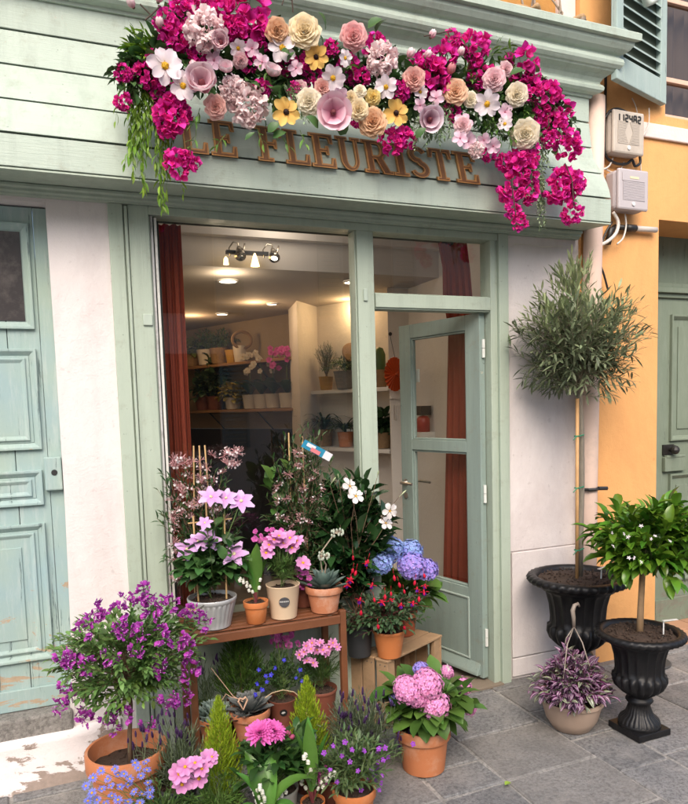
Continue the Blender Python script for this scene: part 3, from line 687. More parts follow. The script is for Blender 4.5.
def plan(px, d):  # point on the line through the door plane moved d behind it
    u = Vector((-math.cos(TH), math.sin(TH))); nrm = Vector((math.sin(TH), math.cos(TH))); h = Vector((2.185, .052))+nrm*d
    r = ray(px[0], px[1]); a = np.array([[r[0], -u.x], [r[1], -u.y]]); s, t = np.linalg.solve(a, [h.x-0, h.y+DCAM]); return (r[0]*s, r[1]*s-DCAM)
curtain('rust red curtain gathered behind the open glazed door', [((1.945, .14), (2.135, .14), 2.50), ((1.985, .16), (2.16, .15), 2.36), ((2.02, .22), (2.185, .17), 2.22),
        (plan((449, 340), .10), plan((474, 340), .06), 2.06), (plan((447, 440), .10), plan((474, 440), .06), 1.4), (plan((444, 570), .10), plan((475, 570), .06), .55), (plan((444, 600), .10), plan((475, 600), .06), .35)], 4, .012)
mb = MB(); mb.tube([(.3, .14, 2.505), (2.0, .14, 2.505)], .016, 10); mb.sphere((2.02, .14, 2.5), .026, 12, 8); tag(mb.build('curtain_rod', MATS['dark'] and blk), 'black curtain rod with a ball end behind the top of the shop window', 'curtain rod')
# red paper fan on the pier
fan = thing('paper_fan', 'round pleated orange red paper fan hanging on the white pier beside the door', 'paper fan', (2.205, 1.2, 1.82)); mb = MB()
V = [(2.205, 1.20, 1.83)]; F = []
for i in range(48):
    a = 2*PI*i/48; e = .010*(1 if i % 2 else -1); V.append((2.205+.082*math.cos(a), 1.215+e, 1.83+.122*math.sin(a)))
for i in range(48): F.append((0, 1+i, 1+(i+1) % 48))
mb.add(V, F); mb.sphere((2.205, 1.195, 1.83), .009, 8, 5)
mb.build('pleats', M('fan_red', (.50, .07, .015), .35, .2, 10, coat=.4), fan, world=True)
mb = MB(); mb.tube([(2.205, 1.21, 1.95), (2.206, 1.28, 2.11)], .0025, 5); mb.sphere((2.206, 1.277, 2.12), .014, 8, 6); mb.build('hook', blk, fan, world=True)
# lights
warm = (1.0, .72, .42)
def emis(name, col, st):
    m, nt, b, out = newmat(name); b.inputs['Base Color'].default_value = (.8, .8, .8, 1); b.inputs['Emission Color'].default_value = (*col, 1); b.inputs['Emission Strength'].default_value = st; return m
EM = emis('lamp_glow', (1, .9, .74), 4); EMW = emis('lamp_glow_warm', (1, .66, .25), 3)
chrome = M('chrome', (.55, .5, .42), .18, .05, 20, metal=1)
for (px, py, r, lab) in ((228, 281, .055, 'largest round ceiling light, in the middle of the shop ceiling'), (272, 304, .035, 'small round ceiling light beside the pale partition'), (222, 314, .045, 'small round ceiling light above the wooden shelves'), (352, 282, .05, 'round ceiling light over the white alcove shelves')):
    p = atZ(px, py, 2.445); t = thing('ceiling_light', lab, 'ceiling light', p)
    mb = MB(); mb.lathe([(0, -.004), (r, -.004), (r, .004)], 20); mb.build('diffuser', EM, t)
    mb = MB(); mb.lathe([(r, -.006), (r*1.2, -.006), (r*1.2, .004)], 20); mb.build('trim_ring', sw, t)
def lamp(loc, e, col=warm, size=.15, typ='POINT', rot=None):
    l = bpy.data.lights.new('lamp', typ); l.energy = e; l.color = col
    if typ == 'AREA': l.size = size
    else: l.shadow_soft_size = size
    o = bpy.data.objects.new('lamp', l); COL.objects.link(o); o.location = loc
    if rot: o.rotation_euler = rot
    return o
bar = thing('spotlight_bar', 'ceiling spotlight bar with two chrome spots and glowing bulbs in the shop', 'spotlight', atY(254, 252, .80))
q = lambda x, y, Y=.78: tuple(atY(x, y, Y))
mb = MB(); mb.bar(q(226, 252, .79), q(268, 254, .79), .03, .02); mb.build('rail', blk, bar, world=True)
for (x, y) in ((236, 254), (270, 256)):
    mb = MB(); pts = [q(x-6, y+2), q(x-7, y-6), q(x-3, y-12), q(x+2, y-11), q(x+3, y-4)]; mb.tube(pts, .004, 6)
    c = atY(x+4, y-2, .74); mb.tube([c+Vector((.0, .03, .035)), c+Vector((.0, .01, .012)), c+Vector((-.002, -.012, -.02)), c+Vector((-.004, -.018, -.026))], [.010, .022, .032, .034], 12); mb.tube([c+Vector((.03, 0, .05)), c+Vector((.012, 0, -.03))], .005, 6)
    mb.build('spot_head', chrome, bar, smooth=True, world=True)
    mb = MB(); d = c+Vector((-.0045, -.0195, -.028)); mb.sphere(tuple(d), .02, 10, 6, 0, (1, .5, .7)); mb.build('bulb', EM if x > 250 else chrome, bar, world=True)
for (x, y, s) in ((226, 262, .6), (255, 262, 1)):
    c = atY(x, y, .77); mb = MB(); mb.lathe([(.004, .05*s), (.012, .03*s), (.026*s, -.024*s)], 14, 0, tuple(c)); mb.build('lamp_shade', EMW, bar, smooth=True, world=True)
lamp(atZ(228, 281, 2.40), 2.6, (1, .80, .56), .08); lamp((1.45, 2.15, 2.38), 2.2, (1, .66, .36), .08); lamp((1.1, 3.0, 2.38), 2.8, (1, .62, .32), .1); lamp((2.13, 1.84, 2.38), 2.1, (1, .68, .34), .05); lamp((1.2, .6, 2.7), 1.6, (1, .88, .74), .1)

# ================================================================== PLANT KIT
SOIL = M('soil', (.045, .028, .018), .95, .5, 70, bump=1.0, bscale=90, col2=(.075, .045, .03))
TC = M('terracotta', (.52, .185, .075), .75, .12, 12, bump=.12, bscale=120, dirt=(.62, .40, .28), dscale=8, damt=.6)
TC2 = M('terracotta_pale', (.50, .19, .09), .8, .15, 10, bump=.15, dirt=(.66, .45, .34), dscale=9, damt=.75)
TCO = M('terracotta_orange', (.55, .18, .055), .6, .10, 12, dirt=(.60, .33, .18), dscale=9, damt=.5)
PBR = M('pot_brown', (.20, .065, .04), .5, .1, 10, dirt=(.3, .16, .12), dscale=8, damt=.3)
PGR = M('pot_grey', (.30, .30, .27), .55, .06, 10); PDK = M('pot_dark', (.035, .037, .04), .5, .1, 10)
PCR = M('pot_cream', (.66, .50, .34), .35, .05, 8, spec=.5); PPU = M('pot_purple', (.12, .02, .20), .45, .1, 10); PTA = M('pot_taupe', (.42, .31, .24), .5, .08, 10)
def potprof(style, rt, rb, h):
    if style == 'clay': return [(rb*.9, 0), (rb, .004), (rb+(rt*.90-rb)*.98, h*.74), (rt*.985, h*.745), (rt, h*.765), (rt*1.01, h*.98), (rt*1.0, h), (rt*.93, h), (rt*.91, h*.97), (rt*.87, h*.72)]
    if style == 'thin': return [(rb*.9, 0), (rb, .004), (rt*.95, h*.9), (rt, h*.905), (rt*1.01, h*.985), (rt*1.0, h), (rt*.96, h), (rt*.93, h*.9), (rt*.90, h*.75)]
    if style == 'bucket': return [(rb*.9, 0), (rb, .004), (rb*1.01, .012), (rb*1.012, .018)]+[(rb+(rt*.95-rb)*k/5, .018+(h*.82-.018)*k/5) for k in range(1, 6)]+[(rt*.955, h*.835), (rt, h*.9), (rt*1.012, h*.985), (rt*1.0, h), (rt*.96, h), (rt*.93, h*.9), (rt*.90, h*.75)]
    if style == 'bowl': return [(rb*.9, 0), (rb, .004), (rb+(rt-rb)*.55, h*.35), (rt*.94, h*.75), (rt*.97, h*.88), (rt*1.03, h*.89), (rt*1.04, h), (rt*.97, h), (rt*.94, h*.85), (rt*.90, h*.7)]
    return [(rb*.9, 0), (rb, .004), (rt*.99, h*.965), (rt*1.015, h*.985), (rt*1.01, h), (rt*.95, h), (rt*.91, h*.93), (rt*.88, h*.75)]
def crumbs(mb, rs, z, n):
    for i in range(n):
        a = U(0, 6.28); r = rs*math.sqrt(U(0, .9)); k = U(.003, .008); mb.sphere((r*math.cos(a), r*math.sin(a), z+.004), k, 5, 3, 0, (1, U(.7, 1.2), .8))
def potted(name, label, cat, loc, rt, rb, h, style='clay', m=None, group=None, soil=.86, rfun=None, pname='pot'):
    t = thing(name, label, cat, loc, group); mb = MB(); pr_ = potprof(style, rt, rb, h); mb.lathe(pr_, 104 if rfun else 40, 0, (0, 0, 0), rfun)
    mb.build(pname, m or TC, t, smooth=True).modifiers.new('es', 'EDGE_SPLIT').split_angle = .7
    mb = MB(); n = 24; rs = rt*.9; V = [(0, 0, h*soil+.006)]; F = []
    for k in (1, 2):
        for j in range(n): V.append((rs*k/2*math.cos(2*PI*j/n), rs*k/2*math.sin(2*PI*j/n), h*soil+U(-.004, .006)))
    for j in range(n): F.append((0, 1+j, 1+(j+1) % n)); F.append((1+j, 1+n+j, 1+n+(j+1) % n, 1+(j+1) % n))
    mb.add(V, F); crumbs(mb, rs, h*soil, 40); mb.build('soil', SOIL, t, smooth=True); return t
PLANTS = 'potted plants for sale outside the shop'
STEM = M('stem_green', (.10, .16, .04), .6, .2, 30); WOODY = M('stem_brown', (.16, .10, .06), .85, .3, 40, bump=.5); BAM = M('bamboo', (.50, .33, .15), .6, .2, 20); STEMR = M('stem_red', (.16, .035, .04), .6, .2, 30)
def L3(o): return np.array(o.location)
def rel(p, t): return np.array(p)-np.array(t.location)
# ---- flower meshes
PM = {}
def fm(name, mb, mats, smooth=True): PM[name] = mb.mesh(name, mats, smooth); return PM[name]
YEL = petalmat('pollen_yellow', (.75, .42, .03)); DKC = petalmat('dark_eye', (.03, .012, .01)); GRN = leafmat('calyx_green', (.14, .24, .05))
def disc_flower(name, *a, **k):
    PM[name] = [disc_one(name, *a, **k) for _ in range(3)]
def disc_one(name, n, L, W, a0, a1, cup, pm, cm, cr=.16, sa=1.0, sb=.5, wave=.0, layers=1, ch=.08, cname='flower'):
    mb = MB(); tl_ = U(-6, 10); ph0 = U(0, 6)
    for i in range(n):
        tp = petal(L*U(.88, 1.05), W*U(.86, 1.08), a0+tl_+U(-5, 9), a1+U(-22, 14), cup*U(.4, 1.5), 5, 2, sa, sb, .3, wave*U(.5, 1.8)+.012)
        a = 2*PI*i/n+U(-.1, .1); mb.addt(tp, Rz(a)@Rx(U(-.08, .08))@frame((U(-.08, .08), 1, 0), (U(-.25, .25), 0, 1)), Rz(a)@np.array([0, cr*.5, U(-.015, .015)]))
    mb.sphere((0, 0, ch*.4), cr, 10, 5, 1, (1, 1, .55))
    for i in range(14):
        a = U(0, 6.28); r = cr*U(.4, 1.15); mb.sphere((r*math.cos(a), r*math.sin(a), ch*U(.7, 1.3)), cr*.16, 5, 3, 1)
    return mb.mesh(name, [pm, cm], True)
pk = petalmat('cosmos_pink', (.66, .22, .52), (.74, .36, .62)); disc_flower('cosmos', 8, .9, .62, 12, 4, .15, pk, YEL, .17, 1.5, .55, .03)
disc_flower('felicia', 13, .8, .24, 8, 2, .1, petalmat('felicia_blue', (.15, .17, .62), (.22, .25, .72)), YEL, .24)
disc_flower('clematis', 6, .95, .60, 10, -8, .2, petalmat('clematis_lilac', (.66, .30, .66), (.72, .50, .78)), petalmat('cream_centre', (.75, .68, .42)), .13, .8, .8, .03)
disc_flower('coreopsis', 8, .85, .42, 10, 0, .15, petalmat('coreopsis_pink', (.60, .16, .42), (.72, .34, .58)), YEL, .15, 1.3, .6)
disc_flower('anemone', 7, .92, .74, 18, -6, .2, petalmat('anemone_white', (.78, .70, .70), (.80, .70, .76)), petalmat('anemone_gold', (.72, .42, .03)), .22, 1.2, .45, .05, 1, .16)
disc_flower('sunny', 7, .86, .66, 16, 2, .2, petalmat('apricot_yellow', (.80, .44, .10), (.82, .56, .17)), DKC, .2, 1.3, .5, .06, 1, .16)
disc_flower('phlox', 5, .75, .75, 8, 0, .1, petalmat('magenta_small', (.50, .06, .32), (.60, .14, .42)), petalmat('phlox_eye', (.7, .3, .5)), .1, 1.4, .45)
disc_flower('violet_small', 5, .8, .6, 20, -10, .1, petalmat('violet_petal', (.26, .04, .42), (.36, .08, .55)), petalmat('eye_w', (.8, .7, .8)), .1, 1.2, .5)
disc_flower('lobelia', 5, .85, .55, 15, 0, .1, petalmat('lobelia_blue', (.035, .03, .50), (.06, .06, .62)), petalmat('eye_w', (.8, .7, .8)), .1, 1.2, .5)
disc_flower('whitestar', 5, .9, .42, 15, -10, .1, petalmat('jasmine_white', (.80, .74, .74)), petalmat('jas_eye', (.75, .55, .5)), .1, .9, .7)
def rose(name, *a):
    PM[name] = [rose_one(name, *a) for _ in range(2)]
def rose_one(name, inner, outer, layers=9, open_=1.0):
    mb = MB(); g = 2.39996; N = layers*5
    for i in range(N):
        f = i/(N-1); r = .04+.40*f**1.05*open_; L = .40+.46*f; W = .42+.52*f; tilt = 94-52*f*open_
        tp = petal(L*.92, W*1.3, tilt+6, tilt-(12+46*f), .40-.62*f, 5, 3, 1.7, .36, .75, .010+.014*f)
        mb.addt(tp, Rz(i*g+U(-.15, .15))@Rx(U(-.06, .06)), Rz(i*g)@np.array([0, r*.62, .30*(1-f)]), U(.94, 1.06), 0)
    return mb.mesh(name, [MATS.get('p_'+name) or petalmat('p_'+name, inner, outer, .10, transl=.4)], True)
rose('rose_pink', (.84, .30, .32), (.88, .55, .54)); rose('rose_cream', (.90, .68, .34), (.90, .80, .58)); rose('rose_ivory', (.90, .76, .50), (.90, .84, .70)); rose('rose_peach', (.86, .48, .26), (.88, .64, .46))
rose('rose_apricot', (.70, .36, .16), (.84, .58, .38)); rose('rose_dusty', (.80, .36, .34), (.84, .54, .48)); rose('rose_blush', (.86, .48, .54), (.88, .66, .68)); rose('rose_yellow', (.90, .70, .18), (.90, .76, .36), 5, .8)
def peony():
    mb = MB()
    for i in range(190):
        d = rdir(); d[2] = abs(d[2])*.8+.05; d /= np.linalg.norm(d)
        tp = petal(U(.22, .36), U(.24, .38), U(-5, 20), U(30, 80), U(.1, .4), 3, 2, 1.6, .4, .7, .10)
        mb.addt(tp, frame(d+rdir()*.35, rdir()), d*np.array([.78, .78, .6])*U(.55, .95), 1)
    return fm('peony', mb, [petalmat('peony_pink', (.86, .58, .60), (.92, .80, .79), .07, transl=.35)])
peony()
def magnolia(name, n, openn, pin, pout, cm):
    mb = MB()
    for l, (k, cnt) in enumerate(((1.0, n), (.78, n-1))):
        for i in range(cnt):
            a = 2*PI*i/cnt+l*.5+U(-.1, .1); tl_ = 88-openn*(1-.35*l)
            tp = petal(1.1*k*U(.92, 1.05), 1.12*k, tl_*.55, tl_*.55+(72-openn*.55), .46-openn/150, 6, 3, 1.35, .40, .5, .02)
            mb.addt(tp, Rz(a), Rz(a)@np.array([0, .06, 0]), 1, 0)
    mb.sphere((0, 0, .22), .17, 8, 6, 1, (1, 1, 1.3))
    return fm(name, mb, [petalmat('p_'+name, pin, pout, .1), cm])
DKR = petalmat('magnolia_core', (.16, .04, .05))
magnolia('magnolia_open', 6, 62, (.64, .15, .30), (.85, .64, .69), DKR); magnolia('magnolia_cup', 6, 34, (.66, .24, .36), (.87, .75, .76), DKR); magnolia('magnolia_pale', 6, 50, (.40, .08, .18), (.84, .74, .79), DKR)
def bud(name, c0, c1):
    mb = MB()
    for l in range(2):
        for i in range(4):
            a = 2*PI*i/4+l*.8; tp = petal(1.5-.15*l, 1.0, 32, 128-14*l, .5, 6, 2, .85, .7, .1); mb.addt(tp, Rz(a), Rz(a)@np.array([0, .07, 0]), 1)
    mb.lathe([(0, -.12), (.16, -.08), (.24, .08), (.12, .2)], 8, 1)
    return fm(name, mb, [petalmat('p_'+name, c0, c1, .08), M('bud_scale', (.10, .07, .04), .8)])
bud('bud_pink', (.66, .26, .34), (.86, .72, .72)); bud('bud_coral', (.62, .18, .20), (.72, .32, .34))
def bougain(name, seed):
    mb = MB(); tp = petal(.44, .44, 25, -10, .25, 4, 2, .78, .62, .05, .05); N = 34
    for i in range(N):
        d = rdir(); d[2] = d[2]*.7+.35; d /= np.linalg.norm(d); p = d*np.array([.85, .85, .55])*U(.55, 1.0); n_ = d+rdir()*.55; R = frame(n_, rdir())
        R = R@Rx(-PI/2)         # +Z along n_
        for j in range(3):
            Rj = R@Rz(2*PI*j/3+U(-.2, .2))@Rx(math.radians(U(25, 55))); mb.addt(tp, Rj, p, U(.8, 1.15), 0)
        if i % 2: mb.sphere(tuple(p+R@np.array([0, 0, .1])), .028, 5, 3, 1)
    for i in range(7):
        d = rdir(); d[2] = abs(d[2])*.4; mb.tube([(0, 0, -.1), tuple(d*.8)], .012, 4, 2, False)
    return fm(name, mb, [petalmat('bougain_magenta', (.66, .012, .26), (.82, .05, .40), .32, transl=.3, hue=.02), petalmat('eye_cream', (.8, .7, .5)), WOODY])
for i in range(4): bougain('bougain%d' % i, i)
def hydra(name, c0, c1, hue=.02):
    mb = MB(); tp = petal(.13, .15, 12, 0, .1, 2, 1, 1.4, .45, .6)
    for i in range(150):
        z = 1-1.25*(i+.5)/150; r = math.sqrt(max(0, 1-z*z)); a = i*2.39996; d = np.array([r*math.cos(a), r*math.sin(a), z])+rdir()*.07; p = d*np.array([.92, .92, .78])*U(.9, 1.03)
        R = frame(d+rdir()*.25, rdir())@Rx(-PI/2); ph = U(0, 6)
        for j in range(4): mb.addt(tp, R@Rz(ph+PI*j/2)@Rx(.12), p, U(.85, 1.2), 0)
    mb.sphere((0, 0, .05), .80, 14, 8, 1, (1, 1, .8))
    return fm(name, mb, [petalmat('p_'+name, c0, c1, .2, hue=hue), petalmat('in_'+name, sc(c0, .55))])
hydra('hydrangea_pink', (.80, .24, .56), (.84, .42, .66)); hydra('hydrangea_blue', (.20, .30, .70), (.36, .46, .80), .03); hydra('hydrangea_violet', (.30, .22, .70), (.42, .34, .76), .03)
def polyg():
    mb = MB(); w = petal(.46, .44, 25, 10, .3, 3, 1, .9, .5, .1); k = petal(.30, .16, 60, 20, .4, 3, 1)
    for i in range(15):
        d = rdir(); d[2] = abs(d[2])*.8+.1; p = np.array([d[0]*.65, d[1]*.65, d[2]*.9-.15]); R = frame(d+np.array([0, 0, .4]), rdir())
        for s_ in (-1, 1): mb.addt(w, R@Rz(s_*.7)@np.array([[1, 0, 0], [0, 1, 0], [0, 0, 1.0]]), p, U(.85, 1.2), 0)
        mb.addt(k, R, p, 1, 0); mb.sphere(tuple(p+R@np.array([0, .3, .12])), .05, 5, 3, 1)
        mb.tube([(0, 0, -.2), tuple(p)], .012, 4, 2, False)
    return fm('polygala', mb, [petalmat('milkwort_purple', (.34, .022, .34), (.52, .09, .50), .25, hue=.02), petalmat('eye_w', (.8, .7, .8)), STEM])
polyg()
def dahlia():
    mb = MB(); N = 90
    for i in range(N):
        f = i/(N-1); a = i*2.39996; tl_ = 82-70*f
        tp = petal(.30+.55*f, .20+.10*f, tl_, tl_-25, .5, 4, 1, 1.1, .6, .2); mb.addt(tp, Rz(a), Rz(a)@np.array([0, .06+.12*f, .22*(1-f)]), U(.9, 1.1), 0)
    return fm('dahlia', mb, [petalmat('dahlia_pink', (.66, .06, .36), (.74, .16, .50), .15)])
dahlia()
def mandev():
    mb = MB(); tp = petal(.85, .75, 12, -25, .15, 4, 2, 1.5, .45, .5, .05)
    for i in range(5): a = 2*PI*i/5; mb.addt(tp, Rz(a), Rz(a)@np.array([0, .16, .0]), 1, 0)
    mb.lathe([(.03, -1.1), (.05, -.7), (.14, -.25), (.2, .02)], 10, 0); mb.lathe([(0, -.06), (.15, -.02)], 10, 1)
    return fm('mandevilla', mb, [petalmat('mandevilla_white', (.74, .68, .64), (.82, .77, .76)), YEL])
mandev()
def trumpbud():
    mb = MB(); mb.lathe([(.02, 0), (.05, .5), (.13, .9), (.10, 1.25), (.0, 1.5)], 8, 0); return fm('trumpbud', mb, [petalmat('bud_green_white', (.55, .62, .38))])
trumpbud()
def fuchsia():
    mb = MB(); mb.tube([(0, 0, .9), (0, 0, .3)], [.035, .03], 5, 2); mb.lathe([(.05, .35), (.12, .25), (.10, .0), (.13, -.08)], 8, 0)
    s_ = petal(.62, .24, 20, -30, .2, 4, 1, .8, .8)
    for i in range(4): a = PI*i/2+.3; mb.addt(s_, Rz(a)@Rx(U(-.1, .35)), Rz(a)@np.array([0, .1, -.05]), 1, 0)
    c = petal(.42, .34, -75, -95, .4, 3, 1, 1.4, .45, .5)
    for i in range(5): a = 2*PI*i/5; mb.addt(c, Rz(a), Rz(a)@np.array([0, .09, -.06]), 1, 1)
    for i in range(4): mb.tube([(0, 0, -.1), (U(-.05, .05), U(-.05, .05), -.75-U(0, .2))], .012, 4, 0, False)
    return fm('fuchsia', mb, [petalmat('fuchsia_red', (.62, .015, .05)), petalmat('fuchsia_violet', (.16, .015, .34)), STEMR])
fuchsia()
mb = MB(); mb.lathe([(0, .1), (.09, .0), (.17, -.2), (.15, -.42), (.0, -.6)], 8, 0); mb.tube([(0, 0, .8), (0, 0, .05)], .02, 4, 0); fm('fuchsia_bud', mb, [petalmat('fuchsia_red', (.62, .02, .05))])
def lavender():
    mb = MB(); tp = petal(.18, .09, 50, 20, .3, 2, 1, .9, .7); mb.tube([(0, 0, -1.6), (0, 0, .2)], .028, 4, 1, False)
    for i in range(46):
        f = i/46; a = i*2.4; R = Rz(a)@Rx(.3); mb.addt(tp, R, Rz(a)@np.array([0, .07*(1-.6*f), .05+.85*f]), 1.1*(1-.45*f), 0 if i % 5 else 2)
    mb.sphere((0, 0, .5), .12, 6, 5, 0, (1, 1, 3.4))
    return fm('lavender', mb, [petalmat('lavender_dark', (.055, .025, .085), (.11, .05, .16), .4), leafmat('lav_stem', (.20, .26, .15)), petalmat('lavender_pale', (.30, .16, .44))])  # last material: paler violet petals for every fifth floret
lavender()
def convall():
    mb = MB(); pts = [(0, 0, 0), (.02, 0, .5), (.06, 0, .95), (.18, 0, 1.3), (.36, 0, 1.5)]; mb.tube(pts, .016, 5, 1, False)
    for i in range(9):
        f = .35+.62*i/8; q_ = f*4; k = min(int(q_), 3); p = np.array(pts[k])*(1-(q_-k))+np.array(pts[k+1])*(q_-k); o = p+np.array([.07*(1 if i % 2 else -.6), U(-.06, .06), -.06])
        mb.tube([tuple(p), tuple(o)], .008, 4, 1, False); mb.lathe([(0, .04), (.055, .02), (.065, -.04), (.045, -.075), (.062, -.09)], 8, 0, tuple(o))
    return fm('convallaria', mb, [petalmat('bell_white', (.78, .77, .68)), STEM])
convall()
def jasmine():
    mb = MB()
    for i in range(16):
        d = rdir(); d[2] = abs(d[2]); d /= np.linalg.norm(d); e = d*U(.6, 1.0); mb.tube([(0, 0, 0), tuple(e*.5), tuple(e*.85), tuple(e)], [.012, .018, .04, .01], 5, 0, False)
        if i % 4 == 0:
            tp = petal(.22, .12, 10, -10, .1, 2, 1, .9, .7); R = frame(d, rdir())@Rx(-PI/2)
            for j in range(5): mb.addt(tp, R@Rz(2*PI*j/5), e, 1, 1)
    return fm('jasmine', mb, [petalmat('jasmine_bud', (.52, .22, .24), (.66, .42, .42), .25), petalmat('jasmine_white', (.80, .74, .74))])
jasmine()
# ---- leaf templates
LF_OVAL = leaf(1, .46, .3, 45, 3, .85, .8); LF_LANCE = leaf(1, .26, .3, 40, 3, .85, .9); LF_NARROW = leaf(1, .12, .2, 30, 3, .85, .8); LF_BROAD = leaf(1, .68, .25, 55, 4, .8, .7); LF_TINY = leaf(1, .42, .2, 20, 2, .9, .8); LF_OLIVE = leaf(1, .21, .15, 18, 3, .9, .8); LF_CITRUS = leaf(1, .42, .5, 60, 4, .85, .75)
LF_STRAP = petal(1, .09, 75, -30, .3, 7, 1, .7, .5, .02); LF_LILY = petal(1, .30, 80, 25, .35, 6, 2, .85, .75, .03)
def crown(t, name, c, rad, n, nl, tpl, ls, lmat, smat=WOODY, base=None, r=.0025, bow=.12, f0=.3, up=.3, ang=55, lump=.25, zmin=-1.0, pairs=False, droopend=0.0, inner=.0):
    """twigs from base point out to an uneven ellipsoid; leaves on them"""
    ms = MB(); ml = MB(); c = np.array(c, float); rad = np.array(rad, float); b0 = c-np.array([0, 0, rad[2]*.8]) if base is None else np.array(base, float)
    ph = [U(0, 6.28) for _ in range(6)]
    for i in range(n):
        d = rdir()
        while d[2] < zmin: d = rdir()
        k = 1+lump*(math.sin(3*d[0]+ph[0])*math.sin(4*d[1]+ph[1])+.6*math.sin(5*d[2]+ph[2]))+U(-.12, .12)
        if inner and i % 3 == 0: k *= U(inner, 1)
        p = c+d*rad*k; s0 = b0+(c-b0)*U(0, .9)+rdir()*rad*.12
        shoot(ms, ml, s0, p, bow, nl, tpl, ls, r, f0, ang, None, up, pairs, droopend)
    ms.build('stem', smat, t); return ml.build(name, lmat, t, smooth=True)
# ================================================================== FURNITURE OF THE DISPLAY
stand = thing('plant_stand', 'brown wooden two tier plant stand under the shop window', 'plant stand', (.80, -.17, 0))
WD = M('stand_wood', (.16, .058, .024), .5, .35, 6, bump=.3, bscale=40, stretch=(.5, 2, 2), dirt=(.24, .11, .05), dscale=8, damt=.5)
for x in (.437, 1.137):
    for y in (-.305, -.06): mb = MB(); mb.box(x, y, 0, x+.03, y+.03, .668); mb.build('post', WD, stand, world=True, bevel=.003)
for z0, nm in ((.607, 'upper'), (.085, 'lower')):
    mb = MB(); mb.box(.4675, -.309, z0, 1.1365, -.289, z0+.04); mb.box(.4675, -.05, z0, 1.1365, -.032, z0+.04); mb.box(.441, -.2745, z0, .459, -.061, z0+.04); mb.box(1.144, -.2745, z0, 1.162, -.061, z0+.04); mb.build('rail', WD, stand, world=True, bevel=.003)
    mb = MB()
    for i in range(5): mb.box(.47, -.285+.047*i, z0+.040, 1.134, -.285+.047*i+.042, z0+.049)
    mb.build('shelf_slat', WD, stand, world=True, bevel=.002)
ZU, ZL = .657, .135
CW = M('crate_wood', (.42, .27, .15), .8, .3, 5, bump=.5, bscale=45, stretch=(1, 1, 1.5), dirt=(.22, .14, .08), dscale=7, damt=.7, island=.14)
crate = thing('wooden_crate', 'pale wooden fruit crate lying on its side with the open side to the street', 'crate', (1.52, .03, 0))
e1 = np.array([.432, .215, 0]); e1 /= np.linalg.norm(e1); e2 = np.array([-.115*1.0, .231, 0]); e2 /= np.linalg.norm(e2); c0 = np.array([1.415, -.222, 0])
def cbox(mb, a0, b0, z0, a1, b1, z1):
    V = [c0+e1*a+e2*b+np.array([0, 0, z]) for z in (z0, z1) for a, b in ((a0, b0), (a1, b0), (a1, b1), (a0, b1))]
    mb.add(V, [(0,3,2,1),(4,5,6,7),(0,1,5,4),(1,2,6,5),(2,3,7,6),(3,0,4,7)])
cl, cd, ch_ = .482, .25, .35
mb = MB()
for z0, z1 in ((ch_-.012, ch_), (0, .012)):
    for b0 in (0, .088, .172): mb = MB(); cbox(mb, -.004, b0, z0, cl+.004, b0+.078, z1); mb.build('long_slat', CW, crate, world=True, bevel=.002)
mb = MB()
for a0 in (0, cl-.012):
    for b0 in (.003, .093, .175): mb = MB(); cbox(mb, a0, b0, .0125, a0+.012, b0+.072, ch_-.0125); mb.build('end_slat', CW, crate, world=True, bevel=.002)
mb = MB()
for a0 in (.013, .10, .19, .28, .37): cbox(mb, a0, cd-.012, .0125, a0+.078, cd, ch_-.0125)
mb.build('bottom_slat', CW, crate, world=True, bevel=.002)
mb = MB()
for a0 in (.0125, cl-.0625):
    for b0 in (.006, cd-.04): mb = MB(); cbox(mb, a0, b0, .0125, a0+.05, b0+.025, ch_-.0125); mb.build('corner_post', CW, crate, world=True, bevel=.002)
mb = MB()
for b0 in (.02, .05, .105, .135, .19, .22):
    for z in (.05, .32):
        p = c0+e1*(-.0005)+e2*b0+np.array([0, 0, z]); mb.sphere(tuple(p), .0035, 6, 4)
mb.build('nail', MATS['iron'], crate, world=True)

# ================================================================== PLANTS ON THE UPPER SHELF
def flowers_px(t, me, name, pts, Y, k, nrm=(-.15, -.8, .55), jn=.35, jy=.04, stem=None, base=None, sr=.002, jk=.15):
    """flowers of thing t at photo points on depth Y (a number, or a function of x and y)"""
    ms = MB()
    for q_ in pts:
        x, y = q_[0], q_[1]; s = q_[2] if len(q_) > 2 else k
        yy = (Y(x, y) if callable(Y) else Y)+U(-jy, jy); p = rel(atY(x, y, yy), t)
        n_ = np.array(nrm)+rdir()*jn
        inst(PM[me] if isinstance(me, str) else random.choice(me), name, t, p, n_, s*U(1-jk, 1+jk))
        if stem is not None:
            b = np.array(base, float)+rdir()*np.array([.03, .03, .01]); m = (p+b)/2+rdir()*.02+np.array([0, 0, .02]); ms.tube([tuple(b), tuple(m), tuple(p)], sr, 4, 0, False)
    if stem is not None: ms.build('flower_stem', stem, t)
GLF = lambda n, c, **k: leafmat(n, sc(c, 1.08), **k)
